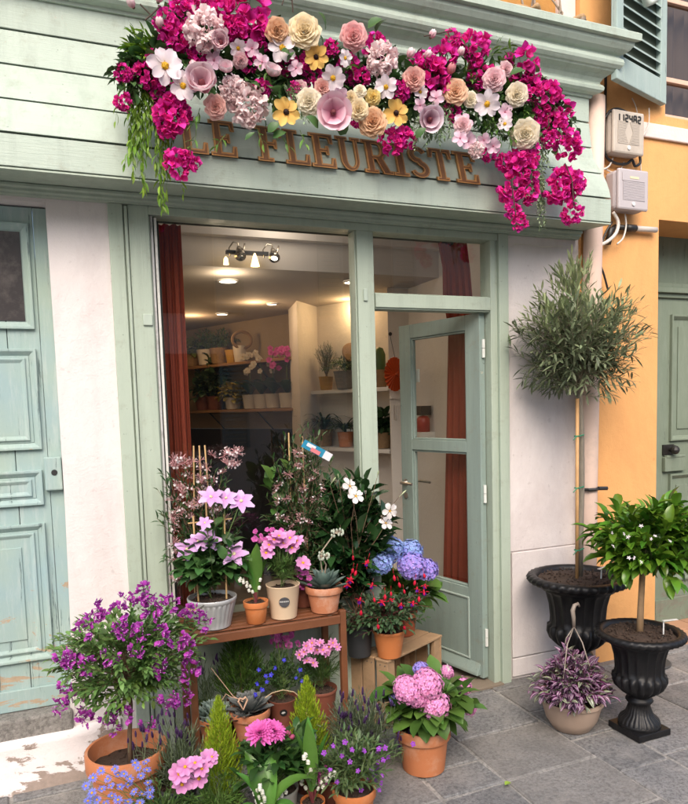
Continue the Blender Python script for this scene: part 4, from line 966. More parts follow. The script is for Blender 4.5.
# clematis in the zinc bucket
zinc = M('zinc', (.52, .53, .53), .42, .14, 14, metal=.4, bump=.15, dirt=(.24, .24, .24), dscale=9, damt=.6)
t = potted('potted_clematis', 'lilac clematis in a ribbed zinc bucket at the left end of the stand', 'potted plant', (.563, -.215, ZU), .108, .078, .135, 'bucket', zinc, PLANTS, .88,
           lambda i, th, r, z: r*(1+(.020*math.cos(26*th) if .017 < z < .1112 else 0)), 'bucket')
mb = MB(); pts = [(.108*math.cos(a), .108*math.sin(a)*.9-.01, .128-.035*math.sin((a-2.6)/1.6*PI)) for a in np.linspace(2.6, 4.2, 9)]; mb.tube(pts, .003, 6)
mb.tube([pts[i] for i in range(2, 7)], .008, 8, 1); mb.build('bucket_handle', [steel, BAM], t)
crown(t, 'leaves', (0, -.03, .30), (.13, .09, .18), 34, 9, LF_BROAD, .066, GLF('clematis_leaf', (.045, .115, .03)), STEM, (0, 0, .12), .002, .15, .15, .2, 70, .2, -.5)
mb = MB()
for a in ((-.06, 0), (.0, .04), (.06, -.02)): mb.tube([(a[0], a[1], .1), (a[0]*1.1, a[1], .56 if a[0] == 0 else .5)], .0045, 5)
for z in (.36, .47): mb.tube([(-.09, .0, z), (.10, -.01, z+.005)], .003, 5)
mb.build('bamboo_trellis', BAM, t)
flowers_px(t, 'clematis', 'flower', [(211, 497, .062), (226, 498, .05), (241, 501, .062), (208, 540, .06), (234, 554, .075), (187, 549, .05), (205, 523, .045), (198, 541, .045)], lambda x, y: -.27, .06, (-.05, -.8, .6), .3, .02, STEM, (0, 0, .25))
# jasmine behind it
t = potted('potted_jasmine', 'pink budded jasmine climbing on canes behind the lilac clematis', 'potted plant', (.56, -.09, ZU), .075, .06, .12, 'thin', PBR, PLANTS)
JL = GLF('jasmine_leaf', (.036, .085, .026)); crown(t, 'leaves', (.0, 0, .42), (.17, .07, .30), 120, 16, LF_LANCE, .040, JL, WOODY, (0, 0, .11), .002, .2, .1, .3, 60, .25, -.6)
mb = MB()
for a in (-.05, 0, .05): mb.tube([(a, .01, .1), (a*.5, .0, .80)], .004, 5)
mb.build('bamboo_cane', BAM, t)
pj = [(182+U(-9, 48), 462+U(-8, 60)) for _ in range(44)]+[(180+U(-8, 10), 500+U(0, 85)) for _ in range(18)]+[(232+U(-8, 8), 458+U(-10, 12)) for _ in range(14)]
flowers_px(t, 'jasmine', 'flower_cluster', pj, -.12, .033, (0, -.5, .8), .7, .05)
# lily of the valley, small clay pot
def lilyvalley(loc, label, rt, rb, h, leaves, racemes, m=TCO, ks=1.0):
    t = potted('potted_lily_of_the_valley', label, 'potted plant', loc, rt, rb, h, 'clay', m, PLANTS)
    ml = MB(); ms = MB()
    for (az, L_, tiltk, k) in leaves:
        tp = petal(L_*ks, L_*ks*k, 86, tiltk, .35, 9, 2, .9, .75, .03, .004); ml.addt(tp, Rz(math.radians(az)), np.array([0, 0, h*.86])+Rz(math.radians(az))@np.array([0, .012, .05*ks]))
        ms.tube([(0, 0, h*.84), tuple(np.array([0, 0, h*.86+.055*ks])+Rz(math.radians(az))@np.array([0, .012, 0]))], [.005, .006], 6)
    ml.build('leaves', GLF('lily_leaf', (.085, .20, .035), island=.2, rough=.35), t, smooth=True); ms.build('stem', STEMR, t)
    for (az, k, tl_) in racemes:
        inst(PM['convallaria'], 'flower_spike', t, (0, 0, h*.86), Rz(math.radians(az))@np.array([0, math.sin(math.radians(tl_)), math.cos(math.radians(tl_))]), k*ks, U(0, 6))
    return t
lilyvalley((.75, -.255, ZU), 'lily of the valley in a small orange clay pot on the upper shelf', .056, .042, .10, [(180, .24, 70, .28), (100, .20, 60, .3), (-70, .17, 45, .3), (20, .2, 60, .3)], [(120, .11, 20), (-110, .13, 14)])
# pink cosmos in the cream pot
t = potted('potted_cosmos', 'pink cosmos in a cream pot with a round dark badge on the upper shelf', 'potted plant', (.885, -.235, ZU), .078, .060, .155, 'plain', PCR, PLANTS)
mb = MB(); R0 = .0715
def badge(mb, zc, rad, rr, mi, az0=-90, n=20, d=0.0):
    V = [(0, 0, 0)]; pts = []
    for i in range(n): pts.append((rad*math.cos(2*PI*i/n), rad*math.sin(2*PI*i/n)))
    W_ = lambda u, v: ((rr+(v)*.115+d)*math.cos(math.radians(az0)+u/rr), (rr+(v)*.115+d)*math.sin(math.radians(az0)+u/rr), zc+v)
    mb.add([W_(0, 0)]+[W_(*p) for p in pts], [(0, 1+i, 1+(i+1) % n) for i in range(n)], mi); return W_
W_ = badge(mb, .088, .024, R0, 0, -103, d=.0025)
for (u0, u1, v0, v1) in ((-.021, .020, -.0005, .0065),):
    for i in range(8): a = u0+(u1-u0)*i/8; W2 = W_; mb.add([tuple(np.array(W2(a+.0006, v0))*1.006), tuple(np.array(W2(a+.004, v0))*1.006), tuple(np.array(W2(a+.004, v1))*1.006), tuple(np.array(W2(a+.0006, v1))*1.006)][:4], [(0,1,2,3)], 1)
for o in (mb,): o.v = [v+np.array([0, 0, 0]) for v in o.v]
mb.build('badge', [M('badge_grey', (.07, .07, .075), .5), M('badge_white', (.5, .5, .48), .5)], t)
crown(t, 'leaves', (0, 0, .24), (.085, .075, .11), 46, 16, LF_NARROW, .04, GLF('cosmos_leaf', (.075, .15, .035)), STEM, (0, 0, .14), .0012, .15, .1, .5, 45, .2, -.2)
flowers_px(t, 'cosmos', 'flower', [(266, 553), (269, 545), (284, 543), (279, 536), (292, 548), (297, 541), (303, 563), (274, 540), (290, 538)], -.27, .040, (-.1, -.6, .8), .4, .02, STEM, (0, 0, .2), .0013)
flowers_px(t, 'phlox', 'flower', [(U(253, 285), U(528, 545)) for _ in range(26)]+[(U(296, 311), U(560, 592)) for _ in range(20)], -.19, .018, (0, -.7, .5), .6, .03, STEM, (0, 0, .2), .001)
# echeveria with flower stalks
def rosette(mb, n, R, W, t0, t1, z0=0, cup=.4, r0=.0, sa=1.15):
    for i in range(n):
        f = i/(n-1); tp = petal(R*(.45+.55*f), R*W*(.6+.4*f), t0+(t1-t0)*f, t0+(t1-t0)*f+18, cup, 5, 2, sa, .7, .02)
        a = i*2.39996; mb.addt(tp, Rz(a), Rz(a)@np.array([0, r0+.01*f, z0+.25*R*(1-f)]), U(.92, 1.06))
SUC = M('succulent_dark', (.075, .125, .105), .5, .12, 30, island=.2, tip=(.13, .19, .165)); SUC2 = M('succulent_grey', (.115, .135, .13), .55, .12, 30, island=.2, tip=(.17, .18, .175)); SUC3 = M('succulent_mint', (.20, .29, .235), .55, .1, 30, island=.2, tip=(.28, .35, .30))
t = potted('potted_succulent', 'dark pointed rosette succulent with two flower stalks in a whitened clay pot', 'potted plant', (1.085, -.235, ZU), .088, .062, .125, 'clay', TC2, PLANTS)
mb = MB(); rosette(mb, 34, .125, .42, 86, 12, .10, .45, .006, 1.25); mb.build('rosette', SUC, t, smooth=True)
mb = MB(); mf = MB()
for tip, bend in (((335, 533), (-.05, .0)), ((321, 556), (.02, 0))):
    p = rel(atY(*tip, -.28), t); b = np.array([.0, 0, .14]); mm = b*.45+p*.55+np.array([bend[0], 0, .01]); mb.tube([tuple(b), tuple(mm), tuple(p)], [.004, .0035, .003], 5)
    for i in range(16):
        o = p+rdir()*np.array([.03, .02, .018])+np.array([.01, 0, 0]); mb.tube([tuple(p), tuple(o)], .0012, 4, 0, False); mf.sphere(tuple(o), .0055, 6, 4, 0, (1, 1, 1.4))
mb.build('flower_stalk', M('stalk_grey', (.33, .27, .20), .7), t); mf.build('flower_bud', M('bud_pale', (.40, .45, .36), .6), t)
# tall jasmine
t = potted('potted_jasmine', 'tall dark jasmine with pale pink buds in the middle of the upper shelf', 'potted plant', (1.03, -.09, ZU), .085, .065, .13, 'thin', PBR, PLANTS)
crown(t, 'leaves', (0.01, -.005, .46), (.165, .075, .36), 190, 17, LF_LANCE, .038, JL, WOODY, (0, 0, .12), .0018, .2, .15, .3, 60, .2, -.75)
crown(t, 'leaves', (-.08, .0, .58), (.11, .05, .20), 7, 4, LF_BROAD, .085, GLF('vine_leaf', (.06, .13, .025)), STEM, (0, 0, .3), .0018, .2, .5, .2, 70)
mb = MB(); mb.tube([(.03, -.01, .1), (.015, -.02, .82)], .004, 5); mb.tube([(-.05, 0, .1), (-.045, 0, .84)], .004, 5); mb.build('bamboo_cane', BAM, t)
flowers_px(t, 'jasmine', 'flower_cluster', [(U(276, 322), U(446, 545)) for _ in range(30)], -.15, .027, (0, -.5, .7), .8, .04)
mb = MB(); p0 = np.array(rel(atY(303, 443, -.2), t)); p1 = np.array(rel(atY(331, 458, -.2), t)); d = p1-p0; q_ = np.array([.0, -.2, 1]); q_ -= d*(q_@d)/(d@d); q_ *= .019/np.linalg.norm(q_)
def strip(mb, a, b, mi, lo=-1, hi=1, off=0.0): mb.add([p0+d*a+q_*lo+np.array([0, off, 0]), p0+d*b+q_*lo+np.array([0, off, 0]), p0+d*b+q_*hi+np.array([0, off, 0]), p0+d*a+q_*hi+np.array([0, off, 0])], [(0,1,2,3)], mi)
strip(mb, 0, .74, 0); strip(mb, .74, 1, 1); strip(mb, .12, .42, 1, -.2, .7, -.002); strip(mb, .30, .62, 2, -.9, .1, -.003)
mb.build('plant_label', [M('label_blue', (.03, .26, .42), .35), M('label_white', (.75, .75, .78), .4), M('label_pink', (.70, .22, .24), .4)], t)
# ================================================================== BETWEEN STAND AND CRATE
t = potted('potted_mandevilla', 'white trumpet flowered climber in a dark grey pot on the back corner of the crate', 'potted plant', (1.322, -.085, .352), .072, .058, .17, 'thin', PDK, PLANTS, .94)
crown(t, 'leaves', (-.045, .0, .60), (.21, .10, .34), 84, 10, LF_OVAL, .104, GLF('mandevilla_leaf', (.022, .062, .018), rough=.25, spec=.55, transl=.12), WOODY, (0, 0, .15), .003, .15, .2, .15, 65, .2, -.55)
flowers_px(t, 'mandevilla', 'flower', [(350, 486, .05), (356, 496, .044), (390, 511, .043), (386, 523, .04)], -.25, .05, (.1, -.85, .3), .35, .03, WOODY, (-.02, -.05, .50), .0015)
flowers_px(t, 'trumpbud', 'flower_bud', [(330, 485, .035), (377, 478, .035), (399, 497, .035), (339, 480, .03)], -.2, .03, (0.2, -.3, .9), .5, .02, WOODY, (-.02, -.05, .50), .0015)
ZC = .352
t = potted('potted_fuchsia', 'red and purple fuchsia in an orange clay pot on the near corner of the crate', 'potted plant', (1.452, -.165, ZC), .083, .058, .14, 'thin', TCO, PLANTS)
FL = GLF('fuchsia_leaf', (.055, .105, .045)); crown(t, 'leaves', (-.03, -.02, .235), (.205, .13, .135), 100, 11, LF_OVAL, .036, FL, STEMR, (0, 0, .12), .0018, .2, .25, .0, 60, .3, -.55, droopend=.1)
flowers_px(t, 'fuchsia', 'flower', [(372, 585), (350, 580), (391, 600), (382, 602), (401, 605), (425, 586), (417, 589), (366, 563), (347, 585), (413, 603), (360, 600), (424, 592)], -.26, .036, (0, -.15, 1), .25, .03)
flowers_px(t, 'fuchsia_bud', 'flower_bud', [(353, 569), (356, 571), (351, 577), (391, 592), (385, 595), (404, 590), (394, 576), (415, 581), (374, 598), (361, 611), (392, 628), (378, 625), (404, 626), (353, 556), (368, 560), (399, 583), (419, 597), (424, 574)], -.25, .044, (0, -.1, 1), .25, .03)
t = potted('potted_hydrangea', 'blue hydrangea in a brown red clay pot at the back of the crate', 'potted plant', (1.665, .10, ZC), .082, .062, .14, 'thin', M('pot_redclay', (.34, .085, .035), .6, .1, 10), PLANTS)
HL = GLF('hydrangea_leaf', (.075, .16, .03), rough=.4, hue=.02); crown(t, 'leaves', (0, -.0, .24), (.16, .14, .10), 18, 6, LF_BROAD, .115, HL, STEM, (0, 0, .12), .0035, .15, .3, .1, 70, .2, -.3)
for (x, y, k, me) in ((390, 550, .085, 'hydrangea_blue'), (380, 563, .075, 'hydrangea_blue'), (411, 551, .075, 'hydrangea_blue'), (412, 566, .09, 'hydrangea_violet'), (426, 570, .075, 'hydrangea_violet')):
    inst(PM[me], 'flower_head', t, rel(atY(x, y, -.13 if y > 560 else -.07), t), np.array([-.2, -.7, .8])+rdir()*.2, k*.92)
t['label'] = 'blue hydrangea in a brown red clay pot at the back of the crate'
# ================================================================== LOWER SHELF
def cypress(t, h, r, base, mat_, n=240, tpl=None, k=.045):
    ms = MB(); ml = MB(); ms.tube([(0, 0, base-.02), (0, 0, base+h*.85)], [.006, .002], 5)
    tp = tpl or petal(1, .16, 20, -10, .2, 2, 1, .8, .8)
    for i in range(n):
        f = (i+U(0, 1))/n; z = base+h*(.02+.93*f); rr = r*(1-f)**.75*(.75+.35*U(0, 1)); a = i*2.4+U(-.3, .3)
        p0 = np.array([.2*rr*math.cos(a), .2*rr*math.sin(a), z-.02]); p1 = np.array([rr*math.cos(a), rr*math.sin(a), z+.035+.35*rr]); L_ = np.linalg.norm(p1-p0)
        for j in range(7):
            q_ = p0+(p1-p0)*(.25+.75*j/6); s_ = (-1 if j % 2 else 1)
            dd = (p1-p0)/L_+np.array([-math.sin(a), math.cos(a), 0])*s_*(.9-.12*j)+rdir()*.25+np.array([0, 0, .5])
            ml.addt(tp, frame(dd, rdir()), q_, k*U(.7, 1.25)*(1.15-.5*f))
    ms.build('stem', WOODY, t); ml.build('foliage', mat_, t, smooth=True)
t = potted('potted_conifer', 'rounded dark green conifer bush at the back of the lower shelf', 'potted plant', (.70, -.115, ZL), .07, .055, .12, 'thin', PBR, PLANTS)
cypress(t, .36, .135, .11, GLF('conifer_dark', (.06, .12, .018)), 420, None, .034)
t = potted('potted_lavender', 'dusky lavender in the left back corner of the lower shelf', 'potted plant', (.53, -.10, ZL), .06, .05, .12, 'thin', PDK, PLANTS)
LVL = GLF('lavender_leaf', (.125, .16, .10), rough=.7)
def lav(t, c, rad, n, nf, fl, base, k=.034, lk=.034):
    ms = MB(); ml = MB(); c = np.array(c)
    for i in range(n):
        d = rdir(); d[2] = abs(d[2])*1.0+.15; d /= np.linalg.norm(d); p = c+d*np.array(rad)*U(.6, 1.05); shoot(ms, ml, np.array(base)+rdir()*np.array([.025, .025, 0]), p, .08, 14, LF_NARROW, lk, .0012, .2, 35, None, .6)
    ms.build('stem', STEM, t); ml.build('leaves', LVL, t, smooth=True)
    for (x, y, Y) in fl: inst(PM['lavender'], 'flower_spike', t, rel(atY(x, y, Y), t), np.array([(x-fl[0][0])*.0, -.1, 1])+rdir()*.28, k*U(.8, 1.2))
lav(t, (0, 0, .17), (.09, .06, .22), 22, 0, [(U(190, 220), U(655, 680), -.14) for _ in range(12)], (0, 0, .11))
t = potted('potted_houseleek', 'pale mint houseleek rosettes in a clay pot at the left of the lower shelf', 'potted plant', (.548, -.222, ZL), .078, .055, .115, 'clay', TC, PLANTS)
mb = MB()
for (x, y, z, r) in ((0, -.01, .10, .085), (-.045, .03, .10, .06), (.05, .025, .10, .06), (.0, .05, .12, .055), (-.03, -.05, .09, .05), (.045, -.045, .09, .05)):
    b = MB(); rosette(b, 30, r, .36, 85, 15, 0, .4, .004)
    for v, t_ in zip(b.v, b.t): pass
    V = np.vstack(b.v); mb.add(V+np.array([x, y, z]), b.f, 0, np.concatenate(b.t))
mb.build('rosette', SUC3, t, smooth=True)
t = potted('potted_echeveria', 'big grey echeveria with a tied heart in a wide clay pot on the lower shelf', 'potted plant', (.70, -.265, ZL), .092, .06, .135, 'clay', TC2, PLANTS)
mb = MB(); rosette(mb, 44, .115, .50, 88, 8, .115, .45, .006, 1.35)
b = MB(); rosette(b, 24, .06, .5, 86, 15, 0, .45, .004, 1.35); mb.add(np.vstack(b.v)+np.array([-.06, -.03, .105]), b.f, 0, np.concatenate(b.t)); mb.build('rosette', SUC2, t, smooth=True)
mb = MB(); p = rel(atY(243, 704, -.36), t); mb.tube([p+np.array(v) for v in ((0, 0, .02), (.012, 0, .028), (.02, 0, .014), (0, 0, -.026), (-.02, 0, .014), (-.012, 0, .028), (0, 0, .02))], .005, 6)
mb.tube([rel(atY(x, y, yy), t) for x, y, yy in ((211, 668, -.2), (222, 682, -.27), (233, 696, -.33), (243, 702, -.36))], .0018, 5); mb.tube([rel(atY(x, y, yy), t) for x, y, yy in ((222, 700, -.33), (226, 694, -.34), (231, 697, -.35), (243, 700, -.36))], .0018, 5)
mb.build('heart_tie', M('twine', (.50, .32, .22), .8), t)
t = potted('potted_lobelia', 'dark blue lobelia in a brown pot with an oval black badge on the lower shelf', 'potted plant', (.868, -.215, ZL), .070, .054, .135, 'plain', PBR, PLANTS)
mb = MB(); Wb = badge(mb, .088, .017, .064, 0, -103, d=.003); mb.build('badge', M('badge_black', (.02, .02, .02), .4), t)
mb = MB(); mb.add([tuple(np.array(Wb(u, v))*1.004) for u, v in ((-.010, -.003), (-.002, -.006), (.009, .0), (.004, .005), (-.006, .004))], [(0,1,2,3,4)]); mb.build('badge_mark', M('badge_white', (.5, .5, .48), .5), t)
crown(t, 'leaves', (0, 0, .24), (.14, .09, .14), 60, 14, LF_TINY, .024, GLF('lobelia_leaf', (.05, .10, .03)), STEM, (0, 0, .12), .001, .2, .2, .4, 50, .25, -.3)
flowers_px(t, 'lobelia', 'flower', [(266, 676), (271, 675), (259, 670), (257, 684), (284, 660), (267, 682), (302, 681), (305, 692), (304, 685), (296, 678), (262, 690), (275, 668), (300, 670), (255, 695)], -.30, .013, (0, -.9, .3), .4, .02)
flowers_px(t, 'phlox', 'flower', [(U(272, 302), U(632, 646)) for _ in range(16)], -.16, .022, (0, -.7, .5), .5, .03, STEM, (0, 0, .2), .001)
t = potted('potted_coreopsis', 'pale pink starry flowers in a brown pot at the right end of the lower shelf', 'potted plant', (1.065, -.19, ZL), .083, .066, .135, 'thin', PBR, PLANTS)
crown(t, 'leaves', (0, 0, .22), (.12, .09, .13), 50, 14, LF_NARROW, .04, GLF('coreopsis_leaf', (.06, .12, .03)), STEM, (0, 0, .12), .001, .2, .2, .5, 45, .25, -.2)
flowers_px(t, 'coreopsis', 'flower', [(306, 646), (312, 643), (304, 652), (317, 650), (323, 650), (329, 647), (307, 661), (313, 663), (333, 643), (311, 649), (326, 653), (337, 647), (320, 643), (299, 655)], -.29, .027, (-.1, -.7, .6), .45, .02, STEM, (0, 0, .2), .001)
wr = thing('rattan_ring', 'thin rattan arc with small cream buds standing on the lower shelf', 'ornament', (.92, -.33, ZL)); mb = MB()
pts = [atY(x, y, -.345) for x, y in ((265, 698), (272, 693), (283, 690), (294, 692), (303, 700), (309, 713), (309, 726))]; mb.tube(pts, .0022, 5)
for i in range(26): p = pts[4].lerp(pts[6], U(-.2, 1)); mb.sphere((p.x+U(-.012, .012), p.y+U(-.01, .01), p.z+U(-.01, .01)), .0055, 5, 4, 1)
mb.build('arc', [M('twine2', (.45, .33, .2), .8), M('bud_cream', (.62, .52, .22), .6)], wr, world=True)
# ================================================================== GROUND ROW
t = potted('potted_milkwort_tree', 'purple flowered round headed shrub on a thin trunk in the largest terracotta pot', 'potted plant', (.155, -.425, 0), .158, .11, .285, 'clay', TC, PLANTS, .74)
c = rel(atY(128, 655, -.42), t)
mb = MB(); mb.tube([(.01, 0, .2), (.015, .005, .33), (c[0]*.6+.01, c[1], .45), (c[0], c[1], c[2]-.05)], [.010, .009, .008, .006], 8); mb.build('trunk', WOODY, t, smooth=True)
PLF = GLF('milkwort_leaf', (.12, .22, .06)); crown(t, 'leaves', c, (.265, .20, .22), 210, 14, LF_OVAL, .036, PLF, WOODY, c-np.array([0, 0, .16]), .002, .15, .45, .2, 50, .22, -.75, droopend=.08)
crown(t, 'leaves', c-np.array([.02, .03, .14]), (.14, .12, .10), 22, 9, LF_OVAL, .036, GLF('milkwort_young', (.15, .26, .05)), STEM, c-np.array([0, 0, .12]), .0015, .15, .4, .2, 50, .2, -.9, droopend=.1)
pp = [(126,598),(145,592),(159,602),(94,614),(84,630),(127,633),(140,633),(186,617),(204,622),(185,646),(110,657),(137,650),(159,634),(68,660),(88,666),(161,663),(188,675),(66,685),(59,707),(81,713),(123,715),(167,704),(148,723),(113,729),(107,720),(183,697),(139,608),(171,603),(64,655),(73,663),(99,610),(150,598),(120,628),(193,612),(190,668),(170,697),(162,668),(85,720),(118,612),(178,640),(152,612),(75,700)]
flowers_px(t, 'polygala', 'flower_cluster', pp, lambda x, y: -.42-.17*math.sqrt(max(.05, 1-((x-128)/72)**2-((y-658)/75)**2)), .039, (0, -.6, .4), .5, .02)
def fsort(x, y): return -.6
t = potted('potted_lavender', 'dark budded lavender between the largest terracotta pot and the pink cosmos', 'potted plant', (.335, -.52, 0), .08, .06, .14, 'thin', PDK, PLANTS)
lav(t, (0, 0, .16), (.16, .11, .25), 120, 0, [(U(140, 192), U(716, 748), U(-.62, -.48)) for _ in range(34)]+[(U(126, 150), U(738, 756), -.6) for _ in range(6)], (0, 0, .12), .036, .04)
t = potted('potted_blue_daisy', 'small blue daisies with yellow centres in front of the largest terracotta pot', 'potted plant', (.245, -.72, 0), .09, .07, .12, 'thin', PBR, PLANTS)
crown(t, 'leaves', (0, 0, .13), (.15, .11, .11), 60, 10, LF_TINY, .024, GLF('daisy_leaf', (.06, .12, .03)), STEM, (0, 0, .1), .001, .15, .2, .4, 50, .25, -.1)
fp = [(93, 778), (101, 771), (108, 779), (115, 769), (124, 774), (130, 779), (138, 768), (147, 770), (92, 793), (102, 789), (120, 787), (128, 785), (141, 776), (148, 783), (134, 792), (142, 794), (150, 797), (112, 796), (86, 786), (97, 800), (118, 800), (128, 802), (106, 804), (140, 803), (135, 763), (146, 762), (118, 775), (88, 801), (150, 790), (111, 786)]
flowers_px(t, 'felicia', 'flower', fp, lambda x, y: -.72-.05*(y-780)/20, .0185, (-.1, -.45, .9), .4, .02, STEM, (0, 0, .12), .0009)
t = potted('potted_cosmos', 'pale pink cosmos low at the front between lavender and yellow green conifer', 'potted plant', (.445, -.74, 0), .075, .06, .12, 'thin', PDK, PLANTS)
crown(t, 'leaves', (0, 0, .14), (.12, .09, .10), 60, 16, LF_NARROW, .035, GLF('cosmos_leaf2', (.10, .19, .04)), STEM, (0, 0, .1), .001, .15, .1, .6, 40, .2, 0)
flowers_px(t, 'cosmos', 'flower', [(179, 774, .037), (182, 785, .036), (185, 767, .033), (195, 763, .037), (199, 779, .036), (208, 759, .037), (202, 769, .033), (212, 757, .03)], -.80, .038, (-.1, -.6, .8), .35, .02, STEM, (0, 0, .14), .0013)
LC = GLF('lemon_cypress', (.26, .36, .022), island=.3)
t = potted('potted_lemon_cypress', 'yellow green lemon cypress in a brown pot beside the pale pink cosmos', 'potted plant', (.485, -.655, 0), .072, .055, .115, 'thin', PBR, PLANTS)
cypress(t, .40, .092, .10, LC, 520, None, .027)
t = potted('potted_lemon_cypress', 'yellow green lemon cypress behind the white lily of the valley', 'potted plant', (.875, -.56, 0), .07, .055, .115, 'thin', PBR, PLANTS)
cypress(t, .37, .096, .10, LC, 520, None, .027)
t = potted('potted_dahlia', 'hot pink dahlia in a grey plastic pot in the middle of the front row', 'potted plant', (.685, -.72, 0), .086, .07, .145, 'thin', PGR, PLANTS)
crown(t, 'leaves', (-.0, 0, .235), (.17, .13, .095), 44, 8, LF_OVAL, .07, GLF('dahlia_leaf', (.035, .088, .022), rough=.4), STEM, (0, 0, .13), .0025, .15, .25, .1, 60, .2, -.15)
for (x, y, k, nn) in ((260, 734, .062, (-.3, -.5, .9)), (273, 732, .055, (.25, -.6, .8))): inst(PM['dahlia'], 'flower', t, rel(atY(x, y, -.76), t), nn, k)
mb = MB()
for (x, y) in ((282, 728), (292, 737), (288, 733), (288, 748), (293, 764)):
    p = rel(atY(x, y, -.74), t); mb.sphere(tuple(p), .0125, 8, 6, 0 if y < 740 else 1, (1, 1, .85)); mb.tube([tuple(p), tuple(p*.6+np.array([0, 0, .07])), (0, 0, .13)], .0016, 4, 2, False)
for (x, y) in ((260, 738), (273, 736)): p = rel(atY(x, y, -.75), t); mb.tube([tuple(p), tuple(p*.6+np.array([0, 0, .07])), (0, 0, .13)], .0028, 5, 2, False)
mb.build('flower_bud', [petalmat('dahlia_bud', (.50, .10, .20)), GRN, STEM], t, smooth=True)
# lily of the valley with sprawling leaves at the very front
tt = lilyvalley((.60, -.88, 0), 'lily of the valley with long arching leaves lowest in the front row', .05, .04, .09, [(-80, .30, -55, .19), (70, .22, 40, .33), (20, .26, 35, .3), (120, .22, -60, .33), (-150, .20, -70, .24), (-30, .24, 30, .3), (-100, .16, -90, .3)], [(60, .125, 8), (-60, .11, 25), (10, .13, 15)], PBR, .95)
tt = lilyvalley((.805, -.80, 0), 'lily of the valley in a small orange clay pot in front of the lemon cypress', .048, .037, .10, [(150, .30, 80, .2), (-10, .28, 78, .2), (60, .25, 70, .22), (-100, .24, 65, .22), (100, .16, 20, .3)], [(-60, .15, 5), (-130, .115, 22), (60, .12, 20)])
t = potted('potted_brown_pot_phlox', 'small magenta flowers in a brown pot half hidden between two clay pots', 'potted plant', (.93, -.67, 0), .065, .05, .11, 'thin', PBR, PLANTS)
crown(t, 'leaves', (0, 0, .13), (.08, .06, .07), 24, 8, LF_TINY, .022, GLF('lobelia_leaf', (.05, .10, .03)), STEM, (0, 0, .1), .001)
flowers_px(t, 'phlox', 'flower', [(U(318, 334), U(767, 784)) for _ in range(16)], -.78, .014, (-.2, -.8, .4), .5, .02)
t = potted('potted_lavender', 'bushy grey green lavender in a purple pot in front of the crate', 'potted plant', (1.10, -.60, 0), .088, .068, .17, 'thin', PPU, PLANTS)
lav(t, (0, -.0, .19), (.205, .15, .22), 170, 0, [(U(338, 402), U(696, 742), U(-.72, -.52)) for _ in range(74)]+[(U(330, 352), U(718, 748), -.62) for _ in range(10)]+[(U(396, 414), U(738, 758), -.62) for _ in range(5)], (0, 0, .15), .040, .036)
t = potted('potted_violet_bush', 'leafy bush with small violet flowers in an orange clay pot lowest at the front', 'potted plant', (.965, -.835, 0), .086, .066, .135, 'clay', TCO, PLANTS)
crown(t, 'leaves', (0, .0, .21), (.155, .12, .125), 84, 12, LF_LANCE, .038, GLF('violet_leaf', (.085, .135, .05), hue=.03), STEM, (0, 0, .12), .0013, .15, .2, .3, 55, .2, -.35)
flowers_px(t, 'violet_small', 'flower', [(324, 753), (342, 756), (350, 762), (352, 750), (364, 751), (379, 749), (378, 762), (382, 776), (337, 782), (361, 790), (383, 760), (379, 790), (330, 770), (345, 742), (371, 770), (388, 757), (413, 744), (381, 783), (385, 748), (333, 746), (358, 771), (368, 780)], -.90, .013, (-.1, -.8, .5), .5, .03)
t = potted('potted_hydrangea', 'pink hydrangea in a large terracotta pot in front of the crate', 'potted plant', (1.395, -.61, 0), .122, .093, .20, 'clay', TC, PLANTS)
crown(t, 'leaves', (0.03, 0, .28), (.19, .16, .10), 26, 6, LF_BROAD, .115, HL, STEM, (0, 0, .18), .0035, .15, .3, .1, 70, .2, -.3)
for (x, y, k) in ((408, 690, .066), (427, 684, .072), (434, 704, .076), (417, 697, .05), (403, 686, .045)): inst(PM['hydrangea_pink'], 'flower_head', t, rel(atY(x, y, -.70), t), np.array([-.1, -.75, .65])+rdir()*.15, k)
for (x, y, k) in ((463, 686, .045), (468, 707, .045), (447, 672, .035)): inst(PM['hydrangea_pink'], 'flower_head', t, rel(atY(x, y, -.58), t), np.array([.4, -.6, .5]), k)
for (x, y, k) in ((421, 670, .04), (396, 699, .035)): inst(PM['hydrangea_violet'], 'flower_head', t, rel(atY(x, y, -.60), t), np.array([0, -.6, .7]), k)
flowers_px(t, 'whitestar', 'flower', [(450, 697), (453, 703), (448, 668), (455, 699), (449, 707)], -.66, .02, (.2, -.6, .6), .4)
